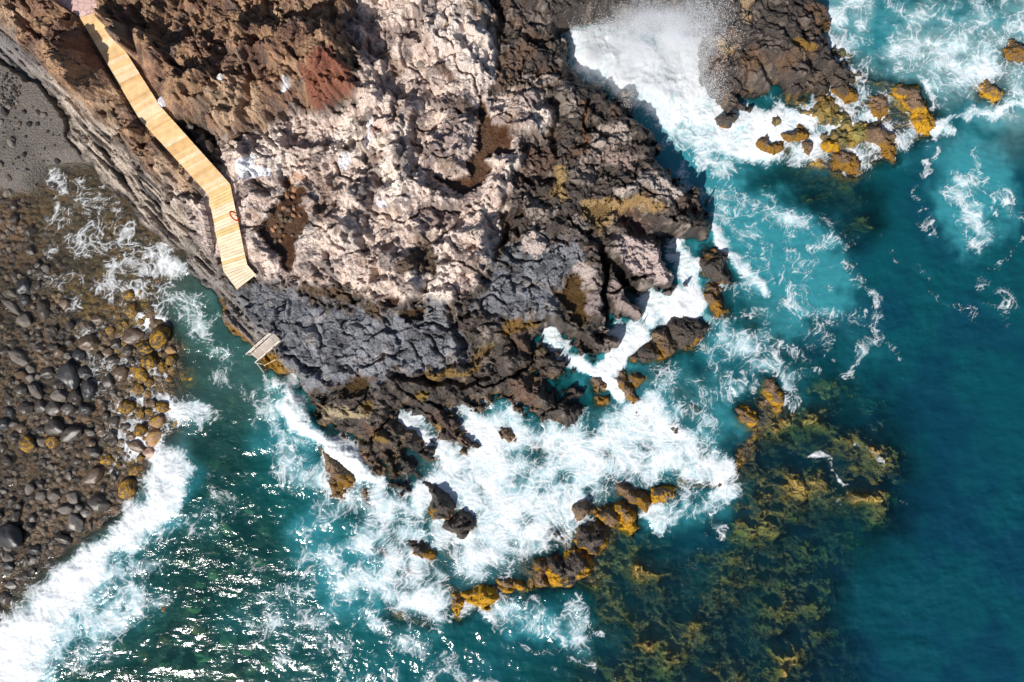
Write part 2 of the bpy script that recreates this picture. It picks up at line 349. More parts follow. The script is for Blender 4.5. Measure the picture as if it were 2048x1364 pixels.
# islets: outline, crest height, colour, weed colour, weed amount, label
DK, BR = (0.05, 0.038, 0.03), (0.12, 0.075, 0.042)
YE, OC = (0.48, 0.25, 0.008), (0.24, 0.12, 0.012)
ISLETS = [
    ([(856, 964), (878, 980), (905, 1001), (908, 1022), (900, 1040), (880, 1035), (860, 1024), (857, 1009), (860, 980)], 1.5, DK, OC, .15, "black wedge of rock amid white foam, upper left of a touching pair"),
    ([(925, 1017), (935, 1028), (956, 1056), (937, 1063), (921, 1071), (898, 1058), (892, 1042), (908, 1036), (915, 1022)], 1.3, DK, OC, .1, "black pointed rock amid white foam, lower right of a touching pair"),
    ([(823, 1085), (839, 1083), (855, 1095), (868, 1106), (866, 1116), (850, 1115), (833, 1106), (825, 1095)], .8, DK, OC, .45, "small dark oblong rock with orange lower edge, alone in foam"),
    ([(925, 1188), (944, 1175), (966, 1173), (980, 1179), (993, 1179), (994, 1200), (976, 1210), (952, 1208), (929, 1202)], .7, BR, YE, .8, "wide bright yellow weedy rock at the seaward edge of the foam"),
    ([(905, 1183), (921, 1181), (925, 1200), (923, 1214), (917, 1240), (909, 1238), (907, 1205)], .5, BR, YE, .75, "narrow upright yellow weedy rock touching the wide yellow one"),
    ([(1003, 1163), (1026, 1165), (1030, 1178), (1023, 1187), (1009, 1186)], .5, BR, YE, .65, "squarish yellow and brown rock right of the wide yellow one"),
    ([(1030, 1166), (1040, 1163), (1054, 1173), (1045, 1181), (1032, 1180)], .4, BR, YE, .55, "smallest yellow and brown rock in the seaward row"),
    ([(1070, 1124), (1081, 1122), (1091, 1130), (1089, 1147), (1093, 1167), (1081, 1171), (1075, 1147)], .7, BR, OC, .4, "thin upright brown rock left of the large notched rock"),
    ([(1095, 1112), (1107, 1110), (1116, 1122), (1130, 1124), (1136, 1103), (1150, 1097), (1171, 1106), (1177, 1116), (1181, 1136), (1165, 1151), (1151, 1165), (1128, 1173), (1109, 1173), (1103, 1155), (1099, 1132)], 1.4, DK, YE, .36, "large notched dark rock with a yellow lower rim"),
    ([(1149, 1080), (1162, 1059), (1186, 1055), (1184, 1045), (1209, 1051), (1215, 1065), (1205, 1088), (1194, 1102), (1178, 1104), (1166, 1092)], 1.4, DK, YE, .25, "humped dark rock with a yellow patch on its right side"),
    ([(1145, 1016), (1172, 1006), (1192, 1025), (1172, 1033), (1162, 1045), (1151, 1033)], .8, BR, OC, .35, "brown ragged rock circled by foam at the row's inner side"),
    ([(1196, 1023), (1209, 1012), (1223, 1014), (1233, 1033), (1231, 1045), (1215, 1049), (1207, 1037)], .9, BR, YE, .4, "ring shaped brown rock with yellow lower lip"),
    ([(1223, 1008), (1235, 1002), (1262, 1018), (1272, 1035), (1274, 1053), (1262, 1064), (1244, 1057), (1236, 1037)], 1.0, BR, YE, .75, "rock with dark crown and the brightest yellow flank"),
    ([(1231, 973), (1244, 965), (1274, 980), (1297, 994), (1301, 1021), (1287, 1014), (1268, 1006), (1248, 1002), (1246, 994), (1234, 982)], .8, BR, OC, .45, "long slanting brown rock above the brightest yellow one"),
    ([(1303, 980), (1330, 971), (1346, 977), (1340, 994), (1313, 1008), (1303, 1004)], .8, BR, YE, .65, "oval brown rock with a yellow underside, rightmost of the seaward row"),
    ([(1401, 530), (1407, 504), (1430, 502), (1451, 512), (1453, 545), (1462, 562), (1440, 570), (1429, 562), (1406, 548)], 1.3, DK, OC, .1, "dark glossy rock off the pink ledge, by the turquoise channel"),
    ([(1408, 578), (1430, 570), (1443, 588), (1456, 622), (1432, 627), (1413, 598)], .8, BR, OC, .5, "brown and ochre rock just below the dark glossy one"),
    ([(1278, 706), (1280, 697), (1306, 679), (1320, 690), (1318, 705), (1323, 716), (1294, 722), (1261, 718)], .9, DK, OC, .4, "smooth brown hump, left part of a wet rock cluster in foam"),
    ([(1308, 678), (1308, 665), (1328, 658), (1340, 675), (1350, 697), (1345, 704), (1325, 713)], 1.0, BR, OC, .3, "middle hump of a wet rock cluster in foam"),
    ([(1325, 652), (1337, 634), (1372, 636), (1413, 646), (1407, 675), (1401, 693), (1374, 700), (1354, 695), (1342, 675), (1332, 658)], 1.2, DK, OC, .22, "biggest dark hump of a wet rock cluster in foam"),
    ([(1228, 738), (1243, 738), (1247, 753), (1263, 775), (1274, 794), (1265, 802), (1249, 792), (1241, 775), (1233, 749)], .6, BR, OC, .5, "slim crooked ochre rock lying in whitewater"),
    ([(1255, 753), (1272, 749), (1296, 761), (1280, 771), (1265, 771)], .5, BR, OC, .5, "low ochre rock right of the slim crooked one"),
    ([(1181, 757), (1198, 749), (1208, 765), (1206, 777), (1188, 777)], .6, BR, OC, .4, "small brown rock in foam between shore and crooked rock"),
    ([(1190, 794), (1206, 790), (1214, 798), (1206, 808), (1192, 804)], .5, BR, OC, .5, "round ochre rock at the foam edge off the dark shore fingers"),
    ([(639, 895), (657, 895), (666, 908), (686, 920), (696, 936), (707, 955), (705, 975), (690, 976), (684, 985), (684, 994), (668, 992), (653, 951), (651, 928)], .7, BR, OC, .4, "jagged brown reef rock swept by the breaking wave"),
    ([(725, 905), (741, 905), (756, 926), (766, 946), (756, 949), (743, 932)], .6, BR, OC, .15, "thin dark rock finger cut off by the breaking wave"),
    ([(727, 985), (736, 984), (743, 994), (735, 998)], .35, BR, OC, .4, "tiny orange rock below the breaking wave"),
    ([(1003, 855), (1020, 853), (1028, 875), (1014, 882), (1005, 870)], .6, BR, OC, .3, "small brown rock alone in the foam below the dark shore"),
    ([(1439, 235), (1459, 228), (1471, 242), (1461, 255), (1444, 252)], .8, DK, OC, .1, "small dark rock in foam below the ropy promontory"),
    ([(1520, 276), (1537, 274), (1546, 289), (1566, 291), (1568, 303), (1546, 306), (1525, 296)], .6, BR, OC, .5, "lumpy orange brown rock at the left end of the reef below the promontory"),
    ([(1559, 269), (1580, 268), (1595, 257), (1617, 264), (1620, 276), (1600, 281), (1571, 279)], .6, BR, OC, .55, "orange rock above the lumpy orange brown one"),
    ([(1603, 284), (1618, 282), (1629, 298), (1620, 306), (1606, 300)], .5, BR, OC, .3, "pinkish brown rock between two orange ones on the reef"),
    ([(1644, 281), (1661, 274), (1681, 284), (1681, 301), (1659, 303), (1647, 296)], .7, BR, YE, .7, "golden squarish rock at the middle of the reef"),
    ([(1666, 311), (1690, 301), (1712, 301), (1725, 325), (1715, 345), (1688, 352), (1666, 342)], .7, BR, OC, .5, "round brown and ochre rock at the lower edge of the reef"),
    ([(1712, 262), (1725, 245), (1751, 247), (1786, 276), (1788, 296), (1786, 320), (1771, 316), (1749, 286), (1720, 276)], .7, BR, OC, .4, "long pinkish brown rock running down the reef"),
    ([(1776, 179), (1803, 172), (1832, 176), (1847, 198), (1861, 223), (1874, 257), (1856, 269), (1835, 259), (1822, 233), (1803, 206), (1783, 196)], .6, BR, YE, .55, "curved golden weedy ledge at the right end of the reef"),
    ([(1644, 150), (1669, 147), (1693, 159), (1710, 184), (1712, 203), (1693, 206), (1669, 186), (1647, 164)], .8, DK, OC, .4, "grey topped slanting rock with ochre foot beside the promontory"),
    ([(2006, 100), (2019, 88), (2046, 93), (2070, 105), (2060, 130), (2030, 122), (2012, 120)], .6, BR, OC, .5, "brown rock at the right edge of the picture in streaky foam"),
    ([(1953, 167), (1973, 150), (1999, 167), (2016, 190), (1983, 207), (1957, 197)], .5, BR, YE, .45, "ochre rock in streaky foam left of the edge rock"),
    ([(1532, 759), (1547, 757), (1553, 774), (1565, 794), (1563, 817), (1549, 817), (1536, 794)], .45, BR, YE, .5, "orange weedy rock with foam breaking on its right side"),
    ([(1475, 817), (1493, 811), (1508, 825), (1510, 843), (1501, 854), (1481, 841)], .5, BR, YE, .45, "rounded orange rock on the weedy shelf"),
    ([(1735, 190), (1760, 180), (1776, 200), (1780, 235), (1760, 245), (1740, 225)], .35, BR, OC, .6, "flat ochre rock just left of the curved golden ledge"),
]

# foam and whitewater: polylines (points, radius, strength) and areas (polygon, strength, softness)
FO_AREA = [
    ([(1128, 55), (1230, 56), (1340, 110), (1370, 190), (1310, 225), (1250, 195), (1150, 135)], 1.0, 18),
    ([(1300, 60), (1420, 60), (1425, 190), (1500, 226), (1560, 215), (1600, 262), (1545, 318), (1440, 320), (1350, 300), (1260, 205), (1300, 150)], .84, 16),
    ([(1300, 270), (1420, 270), (1480, 330), (1440, 360), (1340, 330)], .62, 25),
    ([(1395, 400), (1440, 370), (1560, 400), (1700, 470), (1690, 510), (1600, 490), (1500, 450), (1430, 440)], .45, 25),
    ([(1330, 488), (1362, 488), (1400, 515), (1402, 560), (1425, 605), (1415, 645), (1340, 645), (1290, 645), (1278, 600), (1312, 575), (1360, 580)], .8, 10),
    ([(1212, 655), (1290, 630), (1312, 662), (1285, 690), (1262, 720), (1230, 745), (1180, 725), (1220, 700)], .9, 8),
    ([(1078, 650), (1102, 652), (1160, 700), (1195, 725), (1235, 740), (1245, 800), (1200, 785), (1150, 735), (1080, 695)], .85, 8),
    ([(900, 818), (980, 802), (1060, 825), (1150, 852), (1230, 815), (1290, 775), (1340, 800), (1420, 880), (1455, 945), (1400, 965), (1340, 955), (1230, 965), (1190, 1005), (1140, 1090), (1090, 1100), (1000, 1150), (930, 1165), (870, 1100), (800, 1040), (830, 960), (930, 900)], .74, 30),
    ([(1200, 860), (1300, 850), (1420, 900), (1440, 950), (1340, 950), (1220, 950)], .85, 30),
    ([(796, 826), (830, 820), (864, 842), (882, 875), (930, 895), (900, 930), (840, 900), (800, 860)], .85, 10),
    ([(544, 752), (582, 750), (596, 790), (640, 845), (720, 900), (780, 960), (760, 985), (700, 960), (650, 920), (600, 868), (560, 810)], 1.0, 12),
    ([(505, 800), (560, 790), (600, 870), (640, 960), (600, 1010), (560, 960), (520, 880)], .5, 25),
    ([(640, 900), (760, 960), (860, 1060), (900, 1180), (880, 1260), (780, 1210), (700, 1100), (620, 1000)], .66, 40),
    ([(600, 1060), (700, 1060), (780, 1160), (760, 1250), (680, 1220), (610, 1150)], .5, 40),
    ([(500, 1120), (640, 1160), (760, 1280), (900, 1340), (860, 1420), (640, 1420), (500, 1300)], .3, 40),
    ([(950, 1180), (1060, 1200), (1170, 1210), (1210, 1275), (1150, 1300), (1040, 1250), (940, 1230)], .42, 20),
    ([(300, 880), (345, 880), (385, 940), (370, 1010), (310, 1070), (240, 1120), (200, 1180), (130, 1290), (60, 1380), (-100, 1420), (-60, 1300), (40, 1210), (120, 1130), (190, 1080), (262, 1000), (300, 940)], .97, 22),
    ([(200, 1130), (300, 1100), (330, 1190), (240, 1280), (130, 1364), (60, 1380), (100, 1260)], .6, 30),
    ([(330, 1060), (420, 960), (500, 1000), (460, 1060), (380, 1100)], .28, 40),
    ([(270, 790), (330, 785), (400, 800), (430, 840), (400, 860), (300, 830)], .85, 12),
    ([(290, 495), (335, 485), (380, 540), (350, 560), (300, 560), (270, 540)], .6, 12),
    ([(275, 560), (380, 570), (440, 660), (480, 740), (440, 750), (370, 660), (285, 650)], .5, 20),
    ([(270, 625), (340, 620), (350, 650), (290, 660)], .85, 8),
    ([(100, 335), (170, 332), (330, 500), (260, 600), (150, 650), (90, 560)], .36, 20),
    ([(150, 650), (300, 650), (360, 780), (330, 900), (210, 960), (190, 800)], .38, 20),
    ([(240, 870), (330, 860), (320, 910), (250, 920)], .65, 12),
    ([(1655, -100), (2100, -100), (2100, 230), (2000, 230), (1900, 215), (1840, 150), (1720, 150), (1660, 80)], .38, 30),
    ([(1900, 40), (2000, 100), (2010, 190), (1920, 190), (1860, 110)], .48, 30),
    ([(1500, 235), (1560, 190), (1700, 200), (1800, 180), (1870, 270), (1800, 330), (1690, 350), (1560, 320)], .52, 18),
    ([(1560, 190), (1640, 215), (1660, 265), (1620, 275), (1560, 250)], .7, 14),
    ([(1870, 370), (1930, 330), (1990, 390), (2010, 480), (1960, 500), (1900, 430)], .46, 28),
    ([(1420, 640), (1520, 600), (1540, 700), (1580, 740), (1480, 790), (1420, 740)], .46, 25),
    ([(1440, 690), (1560, 700), (1610, 760), (1560, 770), (1480, 740)], .5, 18),
    ([(1550, 750), (1600, 750), (1605, 800), (1570, 830), (1552, 790)], .66, 10),
    ([(1440, 480), (1480, 500), (1530, 560), (1490, 570), (1450, 520)], .8, 14),
    ([(1290, 990), (1340, 990), (1370, 1020), (1330, 1080), (1290, 1050), (1265, 1010)], .8, 12),
    ([(1340, 985), (1460, 960), (1480, 985), (1440, 1040), (1400, 1040), (1360, 1010)], .62, 16),
    ([(1380, 940), (1470, 920), (1480, 960), (1400, 975)], .7, 10),
    ([(1950, 540), (2000, 545), (2060, 640), (2020, 660), (1960, 600)], .22, 16),
]
FO_AREA += [([(1300, 745), (1430, 700), (1560, 715), (1500, 800), (1430, 880), (1330, 830)], .34, 25), ([(1330, 300), (1440, 330), (1600, 470), (1700, 640), (1620, 700), (1500, 560), (1420, 450)], .26, 30),
            ([(1420, 560), (1520, 540), (1560, 640), (1460, 640)], .3, 20), ([(1640, 0), (1700, 0), (1740, 200), (1690, 250), (1640, 200)], .5, 14)]
FO_LINE = [
    ([(1750, 480), (1850, 560), (1950, 640)], 14, .27), ([(1650, 620), (1740, 640), (1800, 720)], 12, .25), ([(1690, 870), (1740, 900), (1790, 960)], 8, .3), ([(1880, 300), (1820, 380), (1860, 470)], 9, .42), ([(2000, 380), (2050, 460), (2000, 540)], 9, .4),
    ([(1380, 960), (1470, 1000), (1430, 1060)], 16, .45), ([(980, 1240), (1060, 1300), (1180, 1330)], 10, .3),
    ([(1424, 462), (1450, 500), (1500, 545), (1530, 600)], 16, .85),
    ([(1870, 265), (1930, 235), (2000, 225), (2060, 195)], 13, .8),
    ([(1690, 520), (1740, 590), (1760, 640), (1735, 690), (1690, 745)], 16, .42),
    ([(1560, 560), (1620, 640), (1660, 700)], 12, .36),
    ([(1500, 700), (1570, 690), (1640, 730)], 10, .42),
    ([(690, 1190), (760, 1260), (900, 1330), (1000, 1400)], 18, .44),
    ([(520, 1190), (600, 1300), (640, 1400)], 22, .4),
    ([(900, 1235), (960, 1220), (1060, 1250), (1140, 1300)], 12, .5),
    ([(1140, 1200), (1180, 1230), (1205, 1275)], 9, .5),
    ([(430, 700), (450, 760), (500, 800)], 14, .42),
    ([(1620, 905), (1660, 925), (1690, 960)], 5, .6),
    ([(1800, 990), (1835, 1010)], 7, .3),
    ([(1610, 930), (1680, 1010)], 20, .1),
    ([(1940, 300), (1960, 360), (1900, 380)], 10, .5),
    ([(1950, 400), (2000, 440), (1960, 490)], 10, .5),
    ([(1330, 300), (1400, 390), (1500, 480)], 14, .5),
    ([(1700, 500), (1640, 470), (1560, 430)], 10, .55),
    ([(1380, 1120), (1420, 1140)], 26, .2),
    ([(240, 590), (280, 580), (300, 570)], 9, .6),
    ([(760, 1010), (820, 1040), (880, 1080)], 30, .62),
    ([(530, 760), (545, 800), (560, 860)], 12, .45),
    ([(1840, 150), (1870, 210), (1880, 260)], 10, .55),
    ([(1700, 150), (1720, 200), (1690, 240)], 9, .6),
]
AER = [
    ([(1330, 290), (1440, 420), (1560, 470), (1640, 560)], 85, .85),
    ([(1420, 400), (1500, 520), (1560, 640)], 70, .6),
    ([(1940, 340), (1950, 430)], 95, .75),
    ([(1700, 40), (1850, 90), (2060, 90)], 130, .72),
    ([(1960, 230), (2060, 220)], 60, .6),
    ([(1290, 820), (1400, 820)], 110, .75),
    ([(960, 950), (1100, 960)], 120, .8),
    ([(640, 1080), (700, 1180)], 90, .55),
    ([(520, 860), (590, 900)], 60, .35),
    ([(440, 640), (500, 760)], 70, .22),
    ([(1050, 1250), (1110, 1260)], 60, .55),
    ([(470, 1240), (560, 1200)], 60, .25),
    ([(1660, 600), (1720, 700)], 90, .2),
    ([(1400, 560), (1440, 700)], 80, .4),
    ([(140, 1230), (260, 1170)], 70, .5),
    ([(800, 1330), (1000, 1330)], 80, .2),
]


def line_dist(pts):
    d = np.full(QX.shape, 1e6, f32)
    for (ax, ay), (bx, by) in zip(pts[:-1], pts[1:]):
        ex, ey = bx - ax, by - ay
        t = np.clip(((QX - ax) * ex + (QY - ay) * ey) / (ex * ex + ey * ey), 0, 1)
        d = np.minimum(d, np.hypot(QX - ax - t * ex, QY - ay - t * ey))
    return d


qL = sdf(LAND)
qz = {k: sdf(v, 150) for k, v in dict(brown=Z_BROWN, strip=Z_STRIP, pink=Z_PINK, red=Z_RED, slab1=Z_SLAB1, slab2=Z_SLAB2, top=Z_TOP, prom=Z_PROM, south=Z_SOUTH, beach=Z_BEACH, sand=Z_SAND, film=Z_FILM, cob=Z_COB,
                                     lb=Z_LB, reef=Z_REEF, reef2=Z_REEF2, reef3=Z_REEF3, reef4=Z_REEF4, shelf=Z_SHELF, jreef=Z_JREEF, ne=Z_NE, rwide=Z_RWIDE, deep=Z_DEEP).items()}


def qw(k, b):
    return sstep(-b, b, qz[k])


# land level (m)
qh = np.full(QX.shape, 2.5, f32)
for k, h, b in (('brown', 5.6, 45), ('pink', 3.9, 35), ('slab1', 2.5, 14), ('slab2', 2.7, 14), ('top', 2.4, 25), ('prom', 1.7, 25), ('south', 1.3, 22)):
    qh = lerp(qh, h, qw(k, b))
qramp = np.full(QX.shape, 26.0, f32)
qramp = lerp(qramp, 62.0, qw('south', 30))
qramp = lerp(qramp, 95.0, qw('strip', 40))
qramp = lerp(qramp, 60.0, qw('prom', 30))
qland = qh * np.clip(qL / qramp, 0, 1) ** 0.7
# sea bed level (m)
qs = np.full(QX.shape, -4.2, f32)
for k, h, b in (('deep', -9.0, 130), ('rwide', -2.7, 130), ('lb', -1.6, 50), ('shelf', -0.75, 40), ('ne', -2.4, 40), ('reef', -1.1, 70), ('reef2', -1.5, 80), ('reef3', -1.6, 35), ('reef4', -1.3, 30), ('jreef', -0.12, 25), ('beach', -0.2, 30), ('sand', 0.55, 25), ('film', -0.3, 25), ('cob', -0.1, 30)):
    qs = lerp(qs, h, qw(k, b))
qbase = np.where(qL > 0, np.maximum(qland, 0.05), qs)
qzb = blur(np.maximum(np.where(qL > 0, qland, np.maximum(qs, 0)), 0), 10)

# foam
qF = np.zeros(QX.shape, f32)
for poly, st, so in FO_AREA:
    so = so * 1.4
    qF = np.maximum(qF, st * (1.06 if st < 0.9 else 1.0) * sstep(-so, so, sdf(poly, 120)))
for pts, r, st in FO_LINE:
    qF = np.maximum(qF, st * (1 - sstep(r * 0.3, r * 1.5, line_dist(pts))))
qA = blur(qF, 28) * 0.85
for pts, r, st in AER:
    qA = np.maximum(qA, st * (1 - sstep(r * 0.1, r * 1.35, line_dist(pts))))
qA = blur(np.clip(qA, 0, 1), 12)

# ------------------------------------------------------------------ full resolution grid (world metres)
def axis(a, b):
    core = np.arange(a, b, STEP)
    st, lo, hi = STEP, [], []
    p = a
    while p > a - 9000:
        st *= 1.3
        p -= st
        lo.append(p)
    st, p = STEP, core[-1]
    while p < core[-1] + 9000:
        st *= 1.3
        p += st
        hi.append(p)
    return np.array(lo[::-1] + list(core) + hi, f32)


gxa = axis(-150, 2200)
gya = axis(-130, 1494)
GX, GY = np.meshgrid(gxa, gya)          # plan coordinates at sea level
NX, NY = len(gxa), len(gya)
WX = (GX - CX) / S
WY = (CY - GY) / S
nvert = NX * NY


def mesh_from_grid(name, Z, keep, attrs, mat, X=None, Y=None):
    """one mesh from the grid, with only the cells where keep is true"""
    X = WX if X is None else X
    Y = WY if Y is None else Y
    ny, nx = Z.shape
    idx = np.arange(nx * ny, dtype=np.int32).reshape(ny, nx)
    k = keep[:-1, :-1] | keep[1:, :-1] | keep[:-1, 1:] | keep[1:, 1:]
    # y on the plan runs down, so this order faces up
    quads = np.stack([idx[1:, :-1][k], idx[1:, 1:][k], idx[:-1, 1:][k], idx[:-1, :-1][k]], 1)
    used = np.zeros(nx * ny, bool)
    used[quads.ravel()] = True
    remap = np.cumsum(used).astype(np.int32) - 1
    quads = remap[quads]
    co = np.stack([X.ravel()[used], Y.ravel()[used], Z.ravel()[used]], 1).astype(f32)
    me = bpy.data.meshes.new(name)
    me.vertices.add(len(co))
    me.vertices.foreach_set("co", co.ravel())
    me.loops.add(quads.size)
    me.loops.foreach_set("vertex_index", quads.ravel())
    me.polygons.add(len(quads))
    me.polygons.foreach_set("loop_start", np.arange(0, quads.size, 4, dtype=np.int32))
    me.polygons.foreach_set("use_smooth", np.ones(len(quads), bool))
    me.update(calc_edges=True)
    for an, arr in attrs.items():
        if arr.ndim == 3:
            at = me.attributes.new(an, 'FLOAT_COLOR', 'POINT')
            a4 = np.ones((len(co), 4), f32)
            a4[:, :3] = arr.reshape(-1, 3)[used]
            at.data.foreach_set("color", a4.ravel())
        else:
            at = me.attributes.new(an, 'FLOAT', 'POINT')
            at.data.foreach_set("value", np.ascontiguousarray(arr.ravel()[used], dtype=f32))
    me.materials.append(mat)
    ob = bpy.data.objects.new(name, me)
    COL.objects.link(ob)
    return ob


# ------------------------------------------------------------------ material helpers
def new_mat(name):
    m = bpy.data.materials.new(name)
    m.use_nodes = True
    nt = m.node_tree
    for n in list(nt.nodes):
        nt.nodes.remove(n)
    out = nt.nodes.new("ShaderNodeOutputMaterial")
    return m, nt, out


def N(nt, t, **kw):
    n = nt.nodes.new(t)
    for k, v in kw.items():
        if k.startswith('i_'):
            n.inputs[k[2:].replace('_', ' ')].default_value = v
        else:
            setattr(n, k, v)
    return n


def mixc(nt, fac, a, b, mode='MIX'):
    n = nt.nodes.new("ShaderNodeMix")
    n.data_type = 'RGBA'
    n.blend_type = mode
    for sock, v in ((n.inputs[0], fac), (n.inputs[6], a), (n.inputs[7], b)):
        if hasattr(v, 'links'):
            nt.links.new(v, sock)
        elif isinstance(v, tuple):
            sock.default_value = (*v, 1)
        else:
            sock.default_value = v
    return n.outputs[2]


def mth(nt, op, a, b=0.0, clamp=False):
    n = nt.nodes.new("ShaderNodeMath")
    n.operation = op
    n.use_clamp = clamp
    for sock, v in ((n.inputs[0], a), (n.inputs[1], b)):
        if hasattr(v, 'links'):
            nt.links.new(v, sock)
        else:
            sock.default_value = v
    return n.outputs[0]


def maprange(nt, v, a, b, c=0.0, d=1.0):
    n = nt.nodes.new("ShaderNodeMapRange")
    nt.links.new(v, n.inputs[0])
    for i, x in enumerate((a, b, c, d)):
        n.inputs[1 + i].default_value = x
    return n.outputs[0]


def rock_material():
    m, nt, out = new_mat("volcanic rock")
    L = nt.links.new
    b = N(nt, "ShaderNodeBsdfPrincipled")
    tint = N(nt, "ShaderNodeAttribute", attribute_name="tint")
    wet = N(nt, "ShaderNodeAttribute", attribute_name="wet")
    geo = N(nt, "ShaderNodeNewGeometry")
    n1 = N(nt, "ShaderNodeTexNoise", i_Scale=9.0, i_Detail=6.0, i_Roughness=0.65)
    n2 = N(nt, "ShaderNodeTexNoise", i_Scale=34.0, i_Detail=4.0, i_Roughness=0.7)
    v1 = N(nt, "ShaderNodeTexVoronoi", i_Scale=7.0)
    for n in (n1, n2, v1):
        L(geo.outputs["Position"], n.inputs["Vector"])
    f1 = maprange(nt, n1.outputs[0], 0.3, 0.7, 0.5, 1.45)
    f2 = maprange(nt, n2.outputs[0], 0.3, 0.7, 0.8, 1.2)
    f = mth(nt, 'MULTIPLY', f1, f2)
    comb = N(nt, "ShaderNodeCombineColor")
    for i in range(3):
        L(f, comb.inputs[i])
    col = mixc(nt, 1.0, tint.outputs["Color"], comb.outputs[0], 'MULTIPLY')
    L(col, b.inputs["Base Color"])
    r = maprange(nt, wet.outputs["Fac"], 0.0, 1.0, 0.95, 0.34)
    L(r, b.inputs["Roughness"])
    sp = maprange(nt, wet.outputs["Fac"], 0.0, 1.0, 0.15, 0.6)
    L(sp, b.inputs["Specular IOR Level"])
    hgt = mth(nt, 'ADD', mth(nt, 'MULTIPLY', n1.outputs[0], 0.7), mth(nt, 'MULTIPLY', n2.outputs[0], 0.25))
    hgt = mth(nt, 'ADD', hgt, mth(nt, 'MULTIPLY', v1.outputs["Distance"], 0.5))
    bp = N(nt, "ShaderNodeBump", i_Strength=1.0, i_Distance=0.13)
    L(hgt, bp.inputs["Height"])
    L(bp.outputs[0], b.inputs["Normal"])
    L(b.outputs[0], out.inputs[0])
    return m


def sea_material():
    m, nt, out = new_mat("sea water and foam")
    L = nt.links.new
    body = N(nt, "ShaderNodeAttribute", attribute_name="body")
    tint = N(nt, "ShaderNodeAttribute", attribute_name="through")
    opac = N(nt, "ShaderNodeAttribute", attribute_name="murk")
    foam = N(nt, "ShaderNodeAttribute", attribute_name="foam")
    geo = N(nt, "ShaderNodeNewGeometry")
    mp = N(nt, "ShaderNodeMapping")
    mp.inputs["Rotation"].default_value = (0, 0, math.radians(-14))
    mp.inputs["Scale"].default_value = (0.55, 1.25, 1.0)
    L(geo.outputs["Position"], mp.inputs[0])
    w1 = N(nt, "ShaderNodeTexNoise", i_Scale=1.05, i_Detail=3.0, i_Roughness=0.55, i_Distortion=0.6)
    w2 = N(nt, "ShaderNodeTexNoise", i_Scale=5.5, i_Detail=3.0, i_Roughness=0.6, i_Distortion=0.4)
    L(mp.outputs[0], w1.inputs["Vector"])
    L(mp.outputs[0], w2.inputs["Vector"])
    w3 = N(nt, "ShaderNodeTexNoise", i_Scale=0.16, i_Detail=2.0)
    L(mp.outputs[0], w3.inputs["Vector"])
    hh = mth(nt, 'ADD', mth(nt, 'MULTIPLY', w1.outputs[0], 1.0), mth(nt, 'MULTIPLY', w2.outputs[0], 0.26))
    hh = mth(nt, 'MULTIPLY', hh, maprange(nt, w3.outputs[0], 0.35, 0.65, 0.22, 0.85))
    bp = N(nt, "ShaderNodeBump", i_Strength=1.0, i_Distance=0.12)
    L(hh, bp.inputs["Height"])
    # water body: what the water scatters back, over what shows through it
    tr = N(nt, "ShaderNodeBsdfTransparent")
    L(tint.outputs["Color"], tr.inputs[0])
    df = N(nt, "ShaderNodeBsdfDiffuse")
    L(body.outputs["Color"], df.inputs[0])
    b2 = N(nt, "ShaderNodeBump", i_Strength=0.9, i_Distance=0.09)
    L(hh, b2.inputs["Height"])
    L(b2.outputs[0], df.inputs["Normal"])
    mb = N(nt, "ShaderNodeMixShader")
    L(opac.outputs["Fac"], mb.inputs[0])
    L(tr.outputs[0], mb.inputs[1])
    L(df.outputs[0], mb.inputs[2])
    gl = N(nt, "ShaderNodeBsdfGlossy", i_Roughness=0.12)
    gl.inputs["Color"].default_value = (1, 1, 1, 1)
    L(bp.outputs[0], gl.inputs["Normal"])
    fr = N(nt, "ShaderNodeFresnel", i_IOR=1.33)
    L(bp.outputs[0], fr.inputs["Normal"])
    mg = N(nt, "ShaderNodeMixShader")
    L(fr.outputs[0], mg.inputs[0])
    L(mb.outputs[0], mg.inputs[1])
    L(gl.outputs[0], mg.inputs[2])
    # foam
    fn = N(nt, "ShaderNodeTexNoise", i_Scale=7.0, i_Detail=5.0, i_Roughness=0.65)
    L(geo.outputs["Position"], fn.inputs["Vector"])
    fa = mth(nt, 'ADD', foam.outputs["Fac"], mth(nt, 'MULTIPLY', mth(nt, 'SUBTRACT', fn.outputs[0], 0.5), 0.5))
    fa = mth(nt, 'MULTIPLY', maprange(nt, fa, 0.05, 0.95), mth(nt, 'MULTIPLY', foam.outputs["Fac"], 3.0, True), True)
    fb = N(nt, "ShaderNodeBump", i_Strength=0.6, i_Distance=0.08)
    L(mth(nt, 'ADD', fn.outputs[0], mth(nt, 'MULTIPLY', foam.outputs["Fac"], 0.15)), fb.inputs["Height"])
    fd = N(nt, "ShaderNodeBsdfDiffuse")
    fd.inputs[0].default_value = (0.70, 0.72, 0.735, 1)
    L(fb.outputs[0], fd.inputs["Normal"])
    mf = N(nt, "ShaderNodeMixShader")
    L(fa, mf.inputs[0])
    L(mg.outputs[0], mf.inputs[1])
    L(fd.outputs[0], mf.inputs[2])
    L(mf.outputs[0], out.inputs[0])
    return m


M_ROCK = rock_material()
M_SEA = sea_material()

